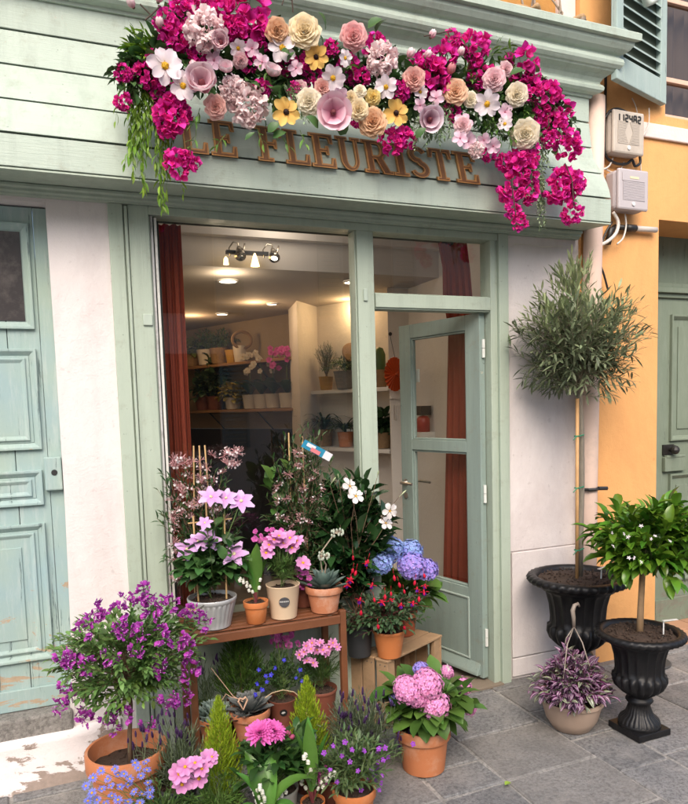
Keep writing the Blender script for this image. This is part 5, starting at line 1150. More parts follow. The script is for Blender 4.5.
# ================================================================== RIGHT HAND GROUP
IR = M('cast_black', (.008, .008, .009), .42, .3, 30, bump=.35, bscale=60, spec=.35, dirt=(.03, .027, .025), dscale=18, damt=.5)
def urn(t, k, mat_):
    n = 72; g_ = 18
    prof = [(.105, .055, 'f'), (.098, .075, 'f'), (.070, .10, 'f'), (.058, .135, 'f'), (.055, .16, 'n'), (.066, .168, 'n'), (.072, .178, 'n'), (.066, .19, 'n'), (.056, .196, 'n'), (.060, .204, 'n'), (.075, .214, 'n'),
            (.10, .232, 'l'), (.128, .26, 'l'), (.140, .292, 'l'), (.138, .318, 'l'), (.128, .332, 'c'), (.126, .36, 'c'), (.132, .42, 'c'), (.146, .475, 'c'), (.164, .508, 'n'), (.20, .522, 'n'), (.222, .530, 'e'), (.232, .545, 'e'), (.224, .560, 'e'), (.205, .566, 'n'), (.192, .562, 'n'), (.182, .545, 'n'), (.17, .50, 'n')]
    def rf(i, th, r, z):
        kind = prof[i][2]
        if kind == 'f': return r*(1+.05*abs(math.sin(13*th)))
        if kind == 'l': return r*(.89+.14*abs(math.sin(g_/2*th)))
        if kind == 'c': return r*(1-.07*abs(math.sin(g_/2*th))**.6)
        if kind == 'e': return r*(1+.022*math.sin(36*th+z*300))
        return r
    mb = MB(); mb.lathe([(a*k, b*k) for a, b, _ in prof], 144, 0, (0, 0, 0), rf); 
    o = mb.build('urn', mat_, t, smooth=True)
    mb = MB(); c, s = math.cos(0), math.sin(0); h = .112*k
    mb.box(-h, -h, 0, h, h, .036*k); mb.lathe([(.108*k, .036*k), (.110*k, .048*k), (.106*k, .056*k)], 36); b_ = mb.build('foot_plate', mat_, t, bevel=.004)
    mb = MB(); m = 30; V = [(0, 0, .555*k)]; F = []
    for q_ in range(1, 5):
        for j in range(m): V.append((.186*k*q_/4*math.cos(2*PI*j/m), .186*k*q_/4*math.sin(2*PI*j/m), .553*k-.012*k*(q_ == 4)+U(-.006, .006)))
    for j in range(m): F.append((0, 1+j, 1+(j+1) % m))
    for q_ in range(3):
        for j in range(m): a = 1+q_*m+j; b2 = 1+q_*m+(j+1) % m; F.append((a, a+m, b2+m, b2))
    mb.add(V, F); crumbs(mb, .175*k, .553*k, 160); mb.build('soil', SOIL, t, smooth=True)
WHT = M('tag_white', (.78, .78, .76), .4)
t = thing('potted_olive_tree', 'tall olive tree on a bare staked trunk in the larger black urn against the wall', 'olive tree', (2.56, -.26, 0))
t.rotation_euler = (0, 0, 0); urn(t, 1.165, IR)
mb = MB(); tr = [(.018, .01, .60), (.024, .008, .9), (.036, .012, 1.15), (.024, .0, 1.45), (.01, .0, 1.75), (.0, 0, 2.0)]; mb.tube(tr, [.021, .018, .017, .016, .013, .008], 10); mb.build('trunk', M('olive_bark', (.20, .175, .14), .9, .35, 25, bump=.8, bscale=50, stretch=(2, 2, .6)), t, smooth=True)
mb = MB(); mb.tube([(-.022, -.02, .60), (-.020, -.02, 1.62)], .0095, 8); mb.build('stake', M('stake_cane', (.52, .30, .13), .65, .25, 14), t, smooth=True)
mb = MB()
for z in (.80, 1.14, 1.42): mb.tube([(-.035, -.015, z), (-.02, -.034, z), (.02, -.025, z+.005), (.035, .0, z), (.0, .02, z-.005), (-.035, -.015, z)], .0035, 5); mb.tube([(-.03, -.03, z), (-.06, -.035, z-.02)], .003, 4)
mb.build('tree_tie', M('tie_green', (.01, .20, .10), .5), t)
OL = GLF('olive_leaf', (.155, .19, .105), island=.5, rough=.5, hue=.02); OY = GLF('olive_young', (.25, .30, .15), island=.3); OW = M('olive_twig', (.22, .19, .13), .8, .3, 30)
c = rel(atY(579, 344, -.26), t)
crown(t, 'crown', c, (.345, .27, .28), 250, 15, LF_OLIVE, .062, OL, OW, (0, 0, 1.66), .0026, .2, .3, .05, 66, .16, -.9, inner=.45)
crown(t, 'crown', c+np.array([.0, 0, .06]), (.31, .24, .30), 90, 14, LF_OLIVE, .056, OY, OW, (0, 0, 1.75), .002, .16, .5, .35, 50, .2, -.1)
crown(t, 'crown', c+np.array([-.03, 0, .25]), (.13, .10, .25), 18, 14, LF_OLIVE, .055, OY, OW, (0, 0, 1.85), .002, .08, .4, .6, 30, .1, .55)
mb = MB(); mb.bar((.07, -.10, .63), (.075, -.10, .705), .008, .002); mb.bar((.045, -.11, .705), (.155, -.085, .712), .018, .002); mb.build('price_tag', WHT, t)
t = thing('potted_citrus_tree', 'small glossy citrus tree with white blossom in the front black urn', 'citrus tree', (2.505, -.755, 0)); urn(t, .89, IR)
mb = MB(); mb.tube([(0, 0, .47), (.004, .0, .6), (.012, 0, .75), (.02, 0, .95)], [.017, .015, .014, .01], 10); mb.build('trunk', M('citrus_bark', (.34, .22, .12), .8, .25, 25, bump=.5), t, smooth=True)
c = rel(atY(645, 543, -.755), t)
CL = GLF('citrus_leaf', (.085, .19, .018), island=.35, rough=.25, spec=.5, hue=.025)
crown(t, 'crown', c+np.array([.02, 0, 0]), (.265, .22, .215), 90, 11, LF_CITRUS, .096, CL, STEM, (.02, 0, .78), .0035, .12, .35, .15, 55, .15, -.7, inner=.6)
flowers_px(t, 'whitestar', 'blossom', [(612, 533), (628, 537), (624, 534), (629, 558), (634, 558), (651, 539), (655, 536), (641, 526), (613, 546), (670, 541), (641, 562)], -.96, .011, (-.1, -.8, .4), .4, .03)
mb = MB(); mb.bar((.055, -.09, .475), (.055, -.09, .565), .007, .002); mb.bar((.05, -.09, .565), (.12, -.11, .568), .016, .002); mb.build('price_tag', WHT, t)
t = potted('hanging_tradescantia', 'purple and silver striped trailing plant in a round taupe hanging pot', 'potted plant', (2.24, -.585, 0), .150, .092, .155, 'bowl', PTA, None, .9)
def tradmat():
    m, nt, b, out = newmat('trad_leaf'); g = NG(nt); a = g.n('ShaderNodeAttribute', attribute_name='t'); ri = g.n('ShaderNodeNewGeometry').outputs['Random Per Island']
    st = g.ramp(a.outputs['Fac'], [(.2, (.12, .02, .10)), (.42, (.36, .32, .34)), (.58, (.34, .30, .32)), (.74, (.15, .02, .12))])
    gr = g.ramp(a.outputs['Fac'], [(.15, (.10, .09, .05)), (.45, (.36, .42, .34)), (.8, (.13, .13, .06))])
    c = g.mix(g.ramp(ri, [(.72, 0.0), (.8, 1.0)]), st, gr); h = g.n('ShaderNodeHueSaturation'); g.l(g.math('ADD', g.math('MULTIPLY', g.math('FRACT', g.math('MULTIPLY', ri, 9.1)), .7), .6), h.inputs['Value']); g.l(c, h.inputs['Color'])
    g.l(h.outputs[0], b.inputs['Base Color']); b.inputs['Roughness'].default_value = .35; return m
LF_TR = petal(1, .40, 20, -45, .35, 5, 3, .75, .85, .02, across=True)
crown(t, 'leaves', (0, -.01, .215), (.185, .165, .13), 120, 10, LF_TR, .058, tradmat(), STEMR, (0, 0, .12), .003, .2, .2, .25, 60, .2, -.2, droopend=.06)
crown(t, 'leaves', (-.01, -.01, .21), (.14, .12, .17), 40, 9, LF_TR, .05, MATS['trad_leaf'], STEMR, (0, 0, .12), .003, .15, .3, .3, 55, .2, .3)
mb = MB(); hk = np.array(rel(atY(574, 617, -.53), t)); 
for a in (3.6, 5.6, 1.4): mb.tube([(.135*math.cos(a), .135*math.sin(a), .14), (.05*math.cos(a), .05*math.sin(a), hk[2]-.10), tuple(hk-np.array([0, 0, .05]))], .003, 6)
mb.tube([tuple(hk+np.array(v)) for v in ((0, 0, -.055), (-.006, -.004, .0), (-.012, -.004, .035), (.0, -.004, .06), (.02, -.004, .066), (.03, -.004, .05))], [.007, .010, .011, .010, .008, .005], 8)
mb.build('hanger', M('hanger_grey', (.30, .25, .21), .5), t, smooth=True)
mb = MB(); tp = leaf(1, .75, .3, 30, 3); mb.addt(tp, frame((1, .2, .1)), atZ(505, 785, .012), .035); tag(mb.build('fallen_leaf', GLF('fresh_leaf', (.24, .38, .05))), 'single small yellow green leaf lying on the paving', 'leaf')
# ================================================================== DOWNPIPE, BOXES, CABLES
pm = M('pipe_paint', (.70, .52, .43), .6, .08, 4, bump=.15, dirt=(.42, .34, .28), dscale=9, damt=.4)
t = thing('downpipe', 'pinkish beige rain pipe running down between white wall and orange wall', 'downpipe', (2.84, -.055, 0)); mb = MB(); mb.tube([(2.80, -.058, 0), (2.815, -.058, 1.2), (2.855, -.045, 2.5), (2.872, -.045, 3.3)], .052, 20); mb.build('pipe', pm, t, smooth=True, world=True)
mb = MB()
for z in (1.095,): mb.tube([(2.745, -.07, z), (2.77, -.112, z), (2.81, -.12, z), (2.85, -.105, z), (2.868, -.06, z)], .010, 6); mb.tube([(2.84, -.11, z+.003), (2.90, -.115, z)], .012, 6)
mb.build('pipe_clamp', blk, t, world=True)
BX = M('box_beige', (.50, .44, .37), .5, .06, 10, dirt=(.30, .25, .20), dscale=8, damt=.5); BX2 = M('box_grey', (.46, .42, .43), .45, .05, 10)
def meterbox(name, label, x0, z0, x1, z1, y0, y1, m, digits):
    t = thing(name, label, 'meter box', ((x0+x1)/2, y0, z0)); mb = MB(); mb.box(x0, y1+.02, z0, x1, y0, z1); mb.build('case', m, t, world=True, bevel=.02)
    mb = MB(); mb.box(x0+.004, y1, z0-.004, x1+.004, y1+.022, z1+.004); mb.build('lid', m, t, world=True, bevel=.018)
    mb = MB(); w = x1-x0; h = z1-z0; f_ = y1-.0025
    n = 15
    for i in range(n):
        z = z0+.05+(h*.55)*i/n; e = (.12 if digits else .02)*(1-abs(2*i/n-1)) if digits else 0
        mb.box(x0+.035, f_, z, x0+w*(.5-e if digits else .88), y1-.0002, z+.006)
        if digits: mb.box(x0+w*(.5+e)+.004, f_, z, x1-.035, y1-.0002, z+.006)
    mb.build('ribs', m, t, world=True)
    mb = MB(); mb.tube([((x0+x1)/2, y1+.001, z0+.03), ((x0+x1)/2, y1-.006, z0+.03)], .011, 12); mb.build('lock_screw', WHT, t, world=True)
    return t, x0, x1, z1, y1
t, bx0, bx1, bz1, by1 = meterbox('meter_box', 'upper beige meter box with black painted digits on the orange wall', 2.955, 3.005, 3.185, 3.235, -.001, -.09, BX, True)
SEG = {'1': 'bc', '2': 'abged', '4': 'fgbc', 'A': 'efabcg'}
def digit(mb, ch, x, z, w, h, y, mi=0, th=.008):
    s = {'a': ((0, h), (w, h)), 'b': ((w, h), (w, h/2)), 'c': ((w, h/2), (w, 0)), 'd': ((0, 0), (w, 0)), 'e': ((0, 0), (0, h/2)), 'f': ((0, h/2), (0, h)), 'g': ((0, h/2), (w, h/2))}
    for i, k in enumerate(SEG[ch]):
        (a, b), (c_, d_) = s[k]; mb.bar((x+a, y-.0003*i, z+b), (x+c_, y-.0003*i, z+d_), th, .002, mi, (0, -1, 0))
mb = MB(); ink = M('ink', (.02, .02, .02), .7)
for i, ch in enumerate('1124A2'): digit(mb, ch, bx0+.028+.031*i, bz1-.058, .018, .036, by1-.002)
mb.build('painted_number', ink, t, world=True)
t, bx0, bx1, bz1, by1 = meterbox('meter_box', 'lower grey meter box with a ribbed lid on the orange wall', 2.975, 2.69, 3.20, 2.91, -.001, -.11, BX2, False)
mb = MB(); mb.box(bx0+.03, by1-.0035, bz1-.065, bx1-.03, by1-.001, bz1-.02); mb.box(bx0+.085, by1-.005, bz1-.052, bx0+.15, by1-.0036, bz1-.040, 1); mb.build('name_plate', [BX2, M('plate_cream', (.72, .64, .40), .5)], t, world=True)
def cable(name, label, pts, r, m, n=7, sub=5):
    P = [np.array(p, float) for p in pts]; out = []
    for i in range(len(P)-1):
        p0, p1, p2, p3 = P[max(i-1, 0)], P[i], P[i+1], P[min(i+2, len(P)-1)]
        for s in range(sub):
            u = s/sub; out.append(.5*((2*p1)+(-p0+p2)*u+(2*p0-5*p1+4*p2-p3)*u*u+(-p0+3*p1-3*p2+p3)*u**3))
    out.append(P[-1]); mb = MB(); mb.tube(out, r, n); o = mb.build(name, m, smooth=True); return tag(o, label, 'cable')
cw = M('cable_white', (.66, .62, .56), .5); cp = lambda L, Y=-.03: [atY(x, y, Y) for x, y in L]
cable('cable', 'thick black cable looping round the upper meter box', cp([(606, 60), (605, 110), (604, 140), (606, 156), (615, 163), (626, 164), (632, 160), (635, 166), (640, 163), (640, 156)]), .008, blk)
cable('cable', 'black cable arched over the top of the upper meter box', cp([(605, 118), (610, 111), (618, 109), (628, 113)], -.06), .008, blk)
cable('cable', 'white cable leaving the lower meter box and curling to the left', cp([(613, 212), (618, 222), (616, 233), (608, 241), (598, 246)], -.06), .010, cw)
cable('cable', 'thin white cable dropping from the lower meter box', cp([(625, 214), (626, 226), (623, 238), (617, 244)], -.05), .005, cw)
cable('cable', 'thin pale cable running up the orange wall behind the meter boxes', cp([(632, 98), (637, 112), (640, 150), (641, 172)], -.012), .003, cw)
cable('cable', 'thin pale cable bent over the white band', cp([(649, 108), (649, 122), (646, 131), (643, 136)], -.03), .003, cw)
cable('cable', 'two pale wires drooping between the meter boxes', cp([(604, 168), (612, 172), (620, 170), (624, 162)], -.02), .0035, cw)
cable('cable', 'pale wires gathered below the upper meter box', cp([(602, 170), (609, 166), (613, 158)], -.03), .005, cw)
cable('cable', 'thin wire tacked along the top of the white wall beside the shopfront', cp([(512, 247), (516, 244), (530, 245), (545, 247), (560, 246), (573, 247)], -.0), .0022, cw)
cable('cable', 'black cable bundle hanging down behind the olive crown', cp([(612, 222), (606, 232), (603, 240), (599, 258), (604, 275), (608, 290)], -.04), .006, blk)
t = thing('conduit', 'short horizontal grey pipe with black joints under the lower meter box', 'conduit', atY(638, 229, -.03)); p0, p1, p2 = atY(616, 227, -.03), atY(636, 228.5, -.03), atY(656, 230, -.03)
mb = MB(); mb.tube([p1, p2], .017, 12); mb.build('pipe', M('pvc', (.55, .50, .46), .5, .1, 10), t, smooth=True, world=True)
mb = MB(); mb.tube([p0, p1], .016, 12); mb.tube([p0.lerp(p1, .5), p0.lerp(p1, .95)], .022, 12); mb.tube([p0, p0+Vector((-.04, 0, -.02)), p0+Vector((-.06, 0, -.1))], .018, 8); mb.build('joint', blk, t, smooth=True, world=True)
# ================================================================== PLANTS INSIDE THE SHOP
def lineat(px, a, b):
    r = ray(px, 380); d = (b[0]-a[0], b[1]-a[1]); m = np.array([[r[0], -d[0]], [r[1], -d[1]]]); s, t_ = np.linalg.solve(m, [a[0], a[1]+DCAM]); return a[0]+d[0]*t_, a[1]+d[1]*t_
WA, WB = (1.92, 2.382), (.918, 4.484); AA, AB = (1.965, 2.185), (2.27, 1.36)
IPL = GLF('indoor_leaf', (.05, .10, .025), transl=.1); IPD = GLF('indoor_dark', (.03, .065, .025), transl=.1)
BASK = M('basket', (.26, .16, .08), .85, .35, 40, bump=.8, bscale=90); WPOT = M('pot_white', (.62, .56, .48), .4, .08, 10); MUST = M('pot_mustard', (.46, .25, .03), .4)
def indoor(name, label, px, z, ab, r, h, m, kind, hh, lm=None, cat='plant', group=None):
    x, y = lineat(px, *ab); t = potted(name, label, cat, (x, y, z), r, r*.8, h, 'plain', m, group)
    if kind == 'bush': crown(t, 'leaves', (0, 0, h+hh*.5), (r*1.5, r*1.4, hh*.65), 34, 7, LF_BROAD, .075, lm or IPD, STEM, (0, 0, h*.8), .002)
    if kind == 'rosemary': crown(t, 'leaves', (0, 0, h+hh*.55), (r*1.6, r*1.3, hh*.55), 34, 18, LF_NARROW, .034, GLF('rosemary', (.10, .135, .08), transl=.1), WOODY, (0, 0, h*.8), .002, .1, .1, .5, 40, .2, .0)
    if kind == 'grass':
        ml = MB()
        for i in range(60): a = U(0, 6.28); ml.addt(petal(hh*U(.7, 1.3), .014, U(60, 86), -U(10, 70), .3, 6, 1, .7, .5), Rz(a), (0, 0, h*.85))
        ml.build('leaves', IPD, t, smooth=True)
    if kind == 'fern':
        crown(t, 'leaves', (0, 0, h+hh*.4), (r*1.6, r*1.6, hh*.6), 30, 14, LF_LANCE, .04, lm or IPL, STEM, (0, 0, h*.8), .002, .2, .1, .2, 60, .2, -.2, droopend=.2)
    if kind == 'cactus':
        mb = MB(); mb.lathe([(.03, 0), (.04, hh*.3), (.04, hh*.7), (.025, hh*.94), (0, hh)], 24, 0, (0, 0, h*.85), lambda i, th, r_, z_: r_*(1+.14*abs(math.sin(6*th)))); mb.build('cactus_body', GLF('cactus', (.05, .10, .035), transl=0), t, smooth=True)
    return t
def orchid(px, me, lab, n=9, k=.03, dy=0):
    x, y = lineat(px, WA, WB); t = potted('potted_orchid', lab, 'orchid', (x, y, 1.611), .078, .065, .13, 'plain', WPOT, 'orchids on the wooden shelf')
    ml = MB(); tp = petal(.26, .085, 60, 5, .3, 4, 1, .9, .6)
    for i in range(7): ml.addt(tp, Rz(i*.9+U(-.2, .2)), (0, 0, .12), U(.8, 1.1))
    ml.build('leaves', IPD, t, smooth=True); ms = MB()
    tip = np.array([-.02, -.10, .44+dy]); ms.tube([(0, 0, .1), (.0, .0, .33), (.0, -.02, .42+dy), tuple(tip)], .004, 5); ms.build('stem', STEM, t)
    for i in range(n): inst(PM[me], 'flower', t, tip+np.array([U(-.09, .09), U(-.06, .03), U(-.12, .06)]), (-.3+U(-.3, .3), -.9, .1), k*U(.85, 1.15))
disc_flower('orchid_m', 5, .9, .85, 8, -5, .1, petalmat('orchid_magenta', (.55, .06, .32), (.62, .12, .40)), petalmat('orchid_lip', (.4, .02, .15)), .14, 1.3, .5)
disc_flower('orchid_w', 5, .9, .85, 8, -5, .1, petalmat('orchid_white', (.68, .60, .48)), petalmat('orchid_lipy', (.6, .35, .1)), .14, 1.3, .5)
orchid(250, 'orchid_w', 'orchid with cream flowers, farthest left of the orchid row'); orchid(261, 'orchid_w', 'orchid with drooping cream flowers beside the magenta one'); orchid(273, 'orchid_m', 'orchid with a full magenta flower spray in the shelf row', 12, .031, .03); orchid(287, 'orchid_m', 'orchid with magenta flowers next to the pale partition', 10, .03, .03)
indoor('potted_houseplant', 'dark leafy houseplant in the leftmost brown pot of the lower wooden shelf', 203, 1.611, (WA, WB), .09, .13, PBR, 'bush', .22)
indoor('potted_houseplant', 'taller dark houseplant in the second brown pot of the lower wooden shelf', 215, 1.611, (WA, WB), .09, .13, PBR, 'bush', .30)
indoor('potted_houseplant', 'low yellowish plant in a small pale pot beside the orchids', 232, 1.611, (WA, WB), .08, .11, WPOT, 'bush', .09, GLF('yellowish', (.32, .26, .03)))
indoor('potted_houseplant', 'light green plant in a brown basket at the left end of the upper wooden shelf', 193, 2.049, (WA, WB), .09, .12, BASK, 'bush', .13, GLF('light_indoor', (.16, .20, .07)))
indoor('potted_houseplant', 'bushy plant in a white pot on the upper wooden shelf', 208, 2.049, (WA, WB), .10, .15, WPOT, 'fern', .22)
indoor('potted_houseplant', 'bushy plant in a round wicker basket on the upper wooden shelf', 221, 2.049, (WA, WB), .10, .15, BASK, 'fern', .22)
for px, m, h, lab in ((233, MUST, .12, 'small mustard pot on the upper wooden shelf'), (241, WPOT, .15, 'pale open box at the right end of the upper wooden shelf')):
    x, y = lineat(px, WA, WB); mb = MB(); mb.lathe([(.05, 0), (.066, h), (.058, h), (.05, .02), (0, .02)], 20, 0, (x, y, 2.049)); tag(mb.build('empty_pot', m, smooth=False), lab, 'pot')
x, y = lineat(243, WA, WB); mb = MB(); pts = [(x+.09*math.cos(a), y-.02, 2.25+.075*math.sin(a)) for a in np.linspace(0, 2*PI, 25)]; mb.tube(pts, .014, 6); tag(mb.build('wicker_wreath', BASK), 'dark wicker wreath leaning on the upper wooden shelf', 'wreath')
indoor('potted_houseplant', 'upright rosemary bush in a mustard pot on the upper alcove shelf', 326, 1.747, (AA, AB), .06, .11, MUST, 'rosemary', .25)
x, y = lineat(349, AA, AB); indoor('potted_houseplant', 'fern in a wide grey basket on the upper alcove shelf', 350, 1.747, (AA, AB), .13, .14, M('basket_grey', (.22, .19, .16), .9, .3, 50, bump=.9), 'fern', .16)
mb = MB(); mb.lathe([(.085, -.01), (.09, 0), (.085, .01), (0, .014)], 28); v = mb.v[0]@Rx(1.2).T+np.array([x+.05, y+.03, 2.03]); mb.v[0] = v; mb.lathe([(0, 0), (.05, 0), (.05, .19), (0, .19)], 12, 0, (x+.07, y+.06, 1.747)); tag(mb.build('wicker_tray', BASK, smooth=False), 'round brown wicker tray propped up in the upper alcove', 'tray')
indoor('potted_houseplant', 'column cactus in a square dark box on the upper alcove shelf', 380, 1.747, (AA, AB), .06, .13, BASK, 'cactus', .19)
indoor('potted_houseplant', 'spidery grass plant in a brown basket on the lower alcove shelf', 322, 1.287, (AA, AB), .08, .14, BASK, 'grass', .30)
t = indoor('potted_houseplant', 'grassy plant in a clay pot with a white tag on the lower alcove shelf', 344, 1.287, (AA, AB), .066, .12, TC, 'grass', .22)
mb = MB(); mb.box(-.02, -.075, .125, .03, -.073, .145); mb.build('price_tag', WHT, t)
x, y = lineat(358, AA, AB)
mb = MB(); mb.box(x-.03, y+.02, 1.287, x+.06, y+.04, 1.47); mb.box(x-.02, y+.017, 1.30, x+.05, y+.0198, 1.455, 1); tag(mb.build('picture_frame', [M('frame_brown', (.10, .05, .03), .5), M('frame_paper', (.38, .30, .24), .7)], bevel=.003), 'small brown picture frame on the lower alcove shelf', 'picture frame')
indoor('potted_houseplant', 'dark leaved plant in a brown basket right of the window post, lower alcove shelf', 381, 1.287, (AA, AB), .07, .12, BASK, 'bush', .13)
t = thing('extinguisher', 'small dark red canister behind the door glass', 'extinguisher', (2.30, .95, 1.46)); mb = MB(); mb.lathe([(0, 0), (.045, 0), (.045, .09), (.03, .11), (0, .115)], 18, 0, (2.31, 1.0, 1.42)); mb.build('canister', M('can_red', (.35, .03, .02), .4), t, smooth=True, world=True); mb = MB(); mb.box(2.27, .96, 1.535, 2.352, 1.04, 1.60); mb.build('cap', blk, t, world=True)
mb = MB(); mb.box(2.25, .94, 1.38, 2.368, 1.06, 1.42); tag(mb.build('wall_bracket', sw), 'little white wall bracket holding the dark red canister', 'bracket')
# ================================================================== FLOWER GARLAND OVER THE SIGN
gar = thing('flower_garland', 'colourful garland of magenta, pink, cream and yellow flowers draped over the name board', 'flower garland', (1.2, -.32, 2.95))
def gp(x, y, Y): return rel(atY(x, y, Y), gar)
def pxr(x, y, Y, r): p = np.array(atY(x, y, Y))-CPOS; return r*float(p@AF)/FPX
def facing(x, y, Y, j=.3):
    p = np.array(atY(x, y, Y)); n_ = CPOS-p; n_ /= np.linalg.norm(n_); return n_*.9+np.array([0, -.35, .05])+rdir()*j
def G(me, name, items, Y=-.42, j=.34, kf=1.0):
    for it in items:
        x, y, r = it[:3]; yy = Y+U(-.02, .02); m_ = random.choice(me) if isinstance(me, list) else me
        n_ = facing(x, y, yy, j) if len(it) < 4 else np.array(it[3])
        inst(PM[m_], name, gar, gp(x, y, yy), n_, pxr(x, y, yy, r)*kf)
BG = ['bougain0', 'bougain1', 'bougain2', 'bougain3']
bl = [(181,10,13),(173,37,13),(185,48,10),(249,20,24),(222,14,13),(192,3,9),(204,3,9),(174,43,12),(124,73,8),(147,75,12),(162,92,13),(122,101,8),(174,105,11),(171,115,17),(178,164,14),(190,160,9),(249,63,10),(288,66,10),(302,63,10),(314,77,10),(347,70,10),(330,49,8),(349,70,12),(359,78,10),(374,46,11),(400,91,10),(393,140,12),(404,138,10),(357,120,7),(431,78,17),(442,59,15),(453,40,9),(474,44,14),(440,87,10),(451,110,10),(480,78,13),(521,65,16),(529,89,12),(546,97,14),(559,112,13),(555,123,12),(567,144,13),(567,184,16),(555,190,12),(572,214,10),(518,165,12),(529,169,11),(508,161,11),(510,188,13),(529,191,11),(512,210,8),(519,222,8),(529,155,11),(489,152,8),(240,36,14),(262,34,12),(228,30,10),(165,22,11),(237,8,10),(538,118,10),(528,75,11),(420,62,10),(296,90,8),(262,88,9),(200,60,9),(154,60,8),(548,140,8),(575,186,9),(560,178,10),(165,128,10),(182,112,9)]
G(BG, 'bougainvillea_cluster', bl[:96], -.40, .45, 1.12)
G('peony', 'peony', [(205,32,23),(246,106,23),(232,90,15),(382,60,18),(476,150,9)], -.44, .15, 1.05)
G('magnolia_cup', 'magnolia', [(202,86,22,(-.25,-1,.15)),(226,72,11,(-.2,-.9,.5)),(271,76,12,(.1,-.8,.6)),(221,43,13,(-.3,-1,-.1))], -.47, .2, 1.0)
G('magnolia_open', 'magnolia', [(333,113,18)], -.47, .05, 1.02); G('magnolia_pale', 'magnolia', [(429,120,15,(-.25,-1,-.25))], -.46, .1, 1.0)
G('bud_pink', 'magnolia_bud', [(134,8,9,(-.5,-.5,.5)),(158,3,9,(.2,-.3,.9)),(160,28,9,(-.1,-.4,.8)),(190,35,9,(-.5,-.4,.4)),(192,60,8,(.1,-.3,-.8)),(408,58,9,(.4,-.4,.8)),(425,58,8,(.5,-.3,.6)),(430,38,8,(.5,-.2,.8)),(459,56,8,(.3,-.3,.8))], -.46, .2, .85)
G('bud_coral', 'magnolia_bud', [(449,74,9,(.1,-.6,.6))], -.45, .2, .9)
G('anemone', 'anemone', [(165,66,17),(183,86,14),(333,78,12),(386,87,11),(487,104,13),(282,48,14)], -.47, .25, 1.02)
G('sunny', 'yellow_daisy', [(316,57,13),(286,112,15),(396,113,14)], -.47, .2, 1.02)
for me, its in (('rose_cream', [(304,33,17)]), ('rose_peach', [(455,93,13)]), ('rose_apricot', [(276,31,13),(373,123,15)]), ('rose_ivory', [(525,134,15),(516,95,12),(309,102,13)]), ('rose_pink', [(353,37,14)]), ('rose_dusty', [(215,107,12),(322,88,9),(414,80,12)]), ('rose_blush', [(494,80,12),(463,126,9)]), ('rose_yellow', [(373,97,9)])):
    G(me, 'rose', its, -.46, .28, 1.0)
G('rose_cream', 'rose', [(358,110,11),(351,98,7)], -.45, .4); G('rose_blush', 'rose', [(240,60,8),(300,88,8),(505,70,8)], -.44, .5); G('rose_ivory', 'rose', [(470,100,8),(360,92,7)], -.44, .5); G('anemone', 'anemone', [(238,48,9),(420,92,8),(505,124,8),(345,58,8)], -.45, .6)
disc_flower('palepink', 5, .9, .8, 15, -5, .2, petalmat('pale_orchid', (.72, .40, .52), (.78, .60, .70)), petalmat('pale_eye', (.6, .2, .3)), .12, 1.3, .5, .05)
G('palepink', 'orchid_bloom', [(214,60,9),(252,48,8),(296,68,8),(340,95,8),(436,98,8),(505,112,8),(420,105,7),(262,62,8),(463,124,10),(468,141,9),(460,138,8),(493,146,8),(484,140,7)], -.45, .4, 1.1)
# leaves: dark filler, hanging willow spray, eucalyptus, round leaves
mb = MB(); ms = MB()
def mid(x): return 40+ (x-150)*.085+20*math.sin((x-150)/60)*.2
FILL = [(150, 70, 40), (200, 60, 62), (250, 70, 62), (300, 75, 52), (350, 85, 48), (400, 95, 50), (450, 95, 52), (500, 105, 52), (540, 120, 44)]
for (x, y, r) in FILL:
    for i in range(60):
        a = U(0, 6.28); rr = r*math.sqrt(U(.02, 1)); p0 = gp(x+U(-20, 20), y+U(-12, 12), -.33); p1 = gp(x+rr*math.cos(a), y+rr*math.sin(a)*.85, -.40+U(-.02, .05))
        shoot(ms, mb, p0, p1, .2, 6, random.choice([LF_OVAL, LF_LANCE, LF_BROAD]), .056, .0018, .2, 60)
mb.build('leaf_filler', GLF('garland_dark', (.045, .10, .03), island=.4), gar, smooth=True)
mb = MB()
for i in range(54):
    x0 = U(130, 172); y0 = U(28, 130); L_ = U(45, 95); x1 = x0+U(-14, 12)+(x0-150)*.15; y1 = min(y0+L_, 212-abs(x1-160)*1.3)
    if y1 < y0+18: continue
    shoot(ms, mb, gp(x0, y0, -.355), gp(x1, y1, -.37+U(-.025, .03)), .12, 15, LF_LANCE, .043, .0014, .05, 38, None, -.25)
for i in range(14): x1, y1 = U(122, 150), U(28, 62); shoot(ms, mb, gp(158, 60, -.36), gp(x1, y1, -.38), .2, 9, LF_LANCE, .045, .0014, .2, 45)
shoot(ms, mb, gp(172, 150, -.34), gp(184, 196, -.35), .2, 6, LF_LANCE, .035, .0014, .3, 50); shoot(ms, mb, gp(160, 170, -.36), gp(163, 212, -.36), .1, 12, LF_LANCE, .042, .0014, .1, 35)
mb.build('willow_spray', GLF('willow', (.15, .27, .028), island=.35, transl=.35), gar, smooth=True)
mb = MB()
for i in range(30): x0, y0 = U(462, 515), U(60, 104); shoot(ms, mb, gp(x0, y0, -.38), gp(x0+U(-12, 34), y0+U(-32, 14), -.42), .25, 10, LF_LANCE, .04, .0014, .1, 45)
mb.build('green_spray', GLF('fresh_green', (.085, .18, .03), island=.35), gar, smooth=True); mb = MB()
for i in range(26): x0, y0 = U(484, 528), U(100, 135); shoot(ms, mb, gp(x0, y0, -.40), gp(x0+U(-14, 14), y0+U(-5, 24), -.44), .25, 9, LF_LANCE, .036, .0014, .1, 45)
mb.build('green_spray', GLF('fresh_green', (.085, .18, .03), island=.35), gar, smooth=True)
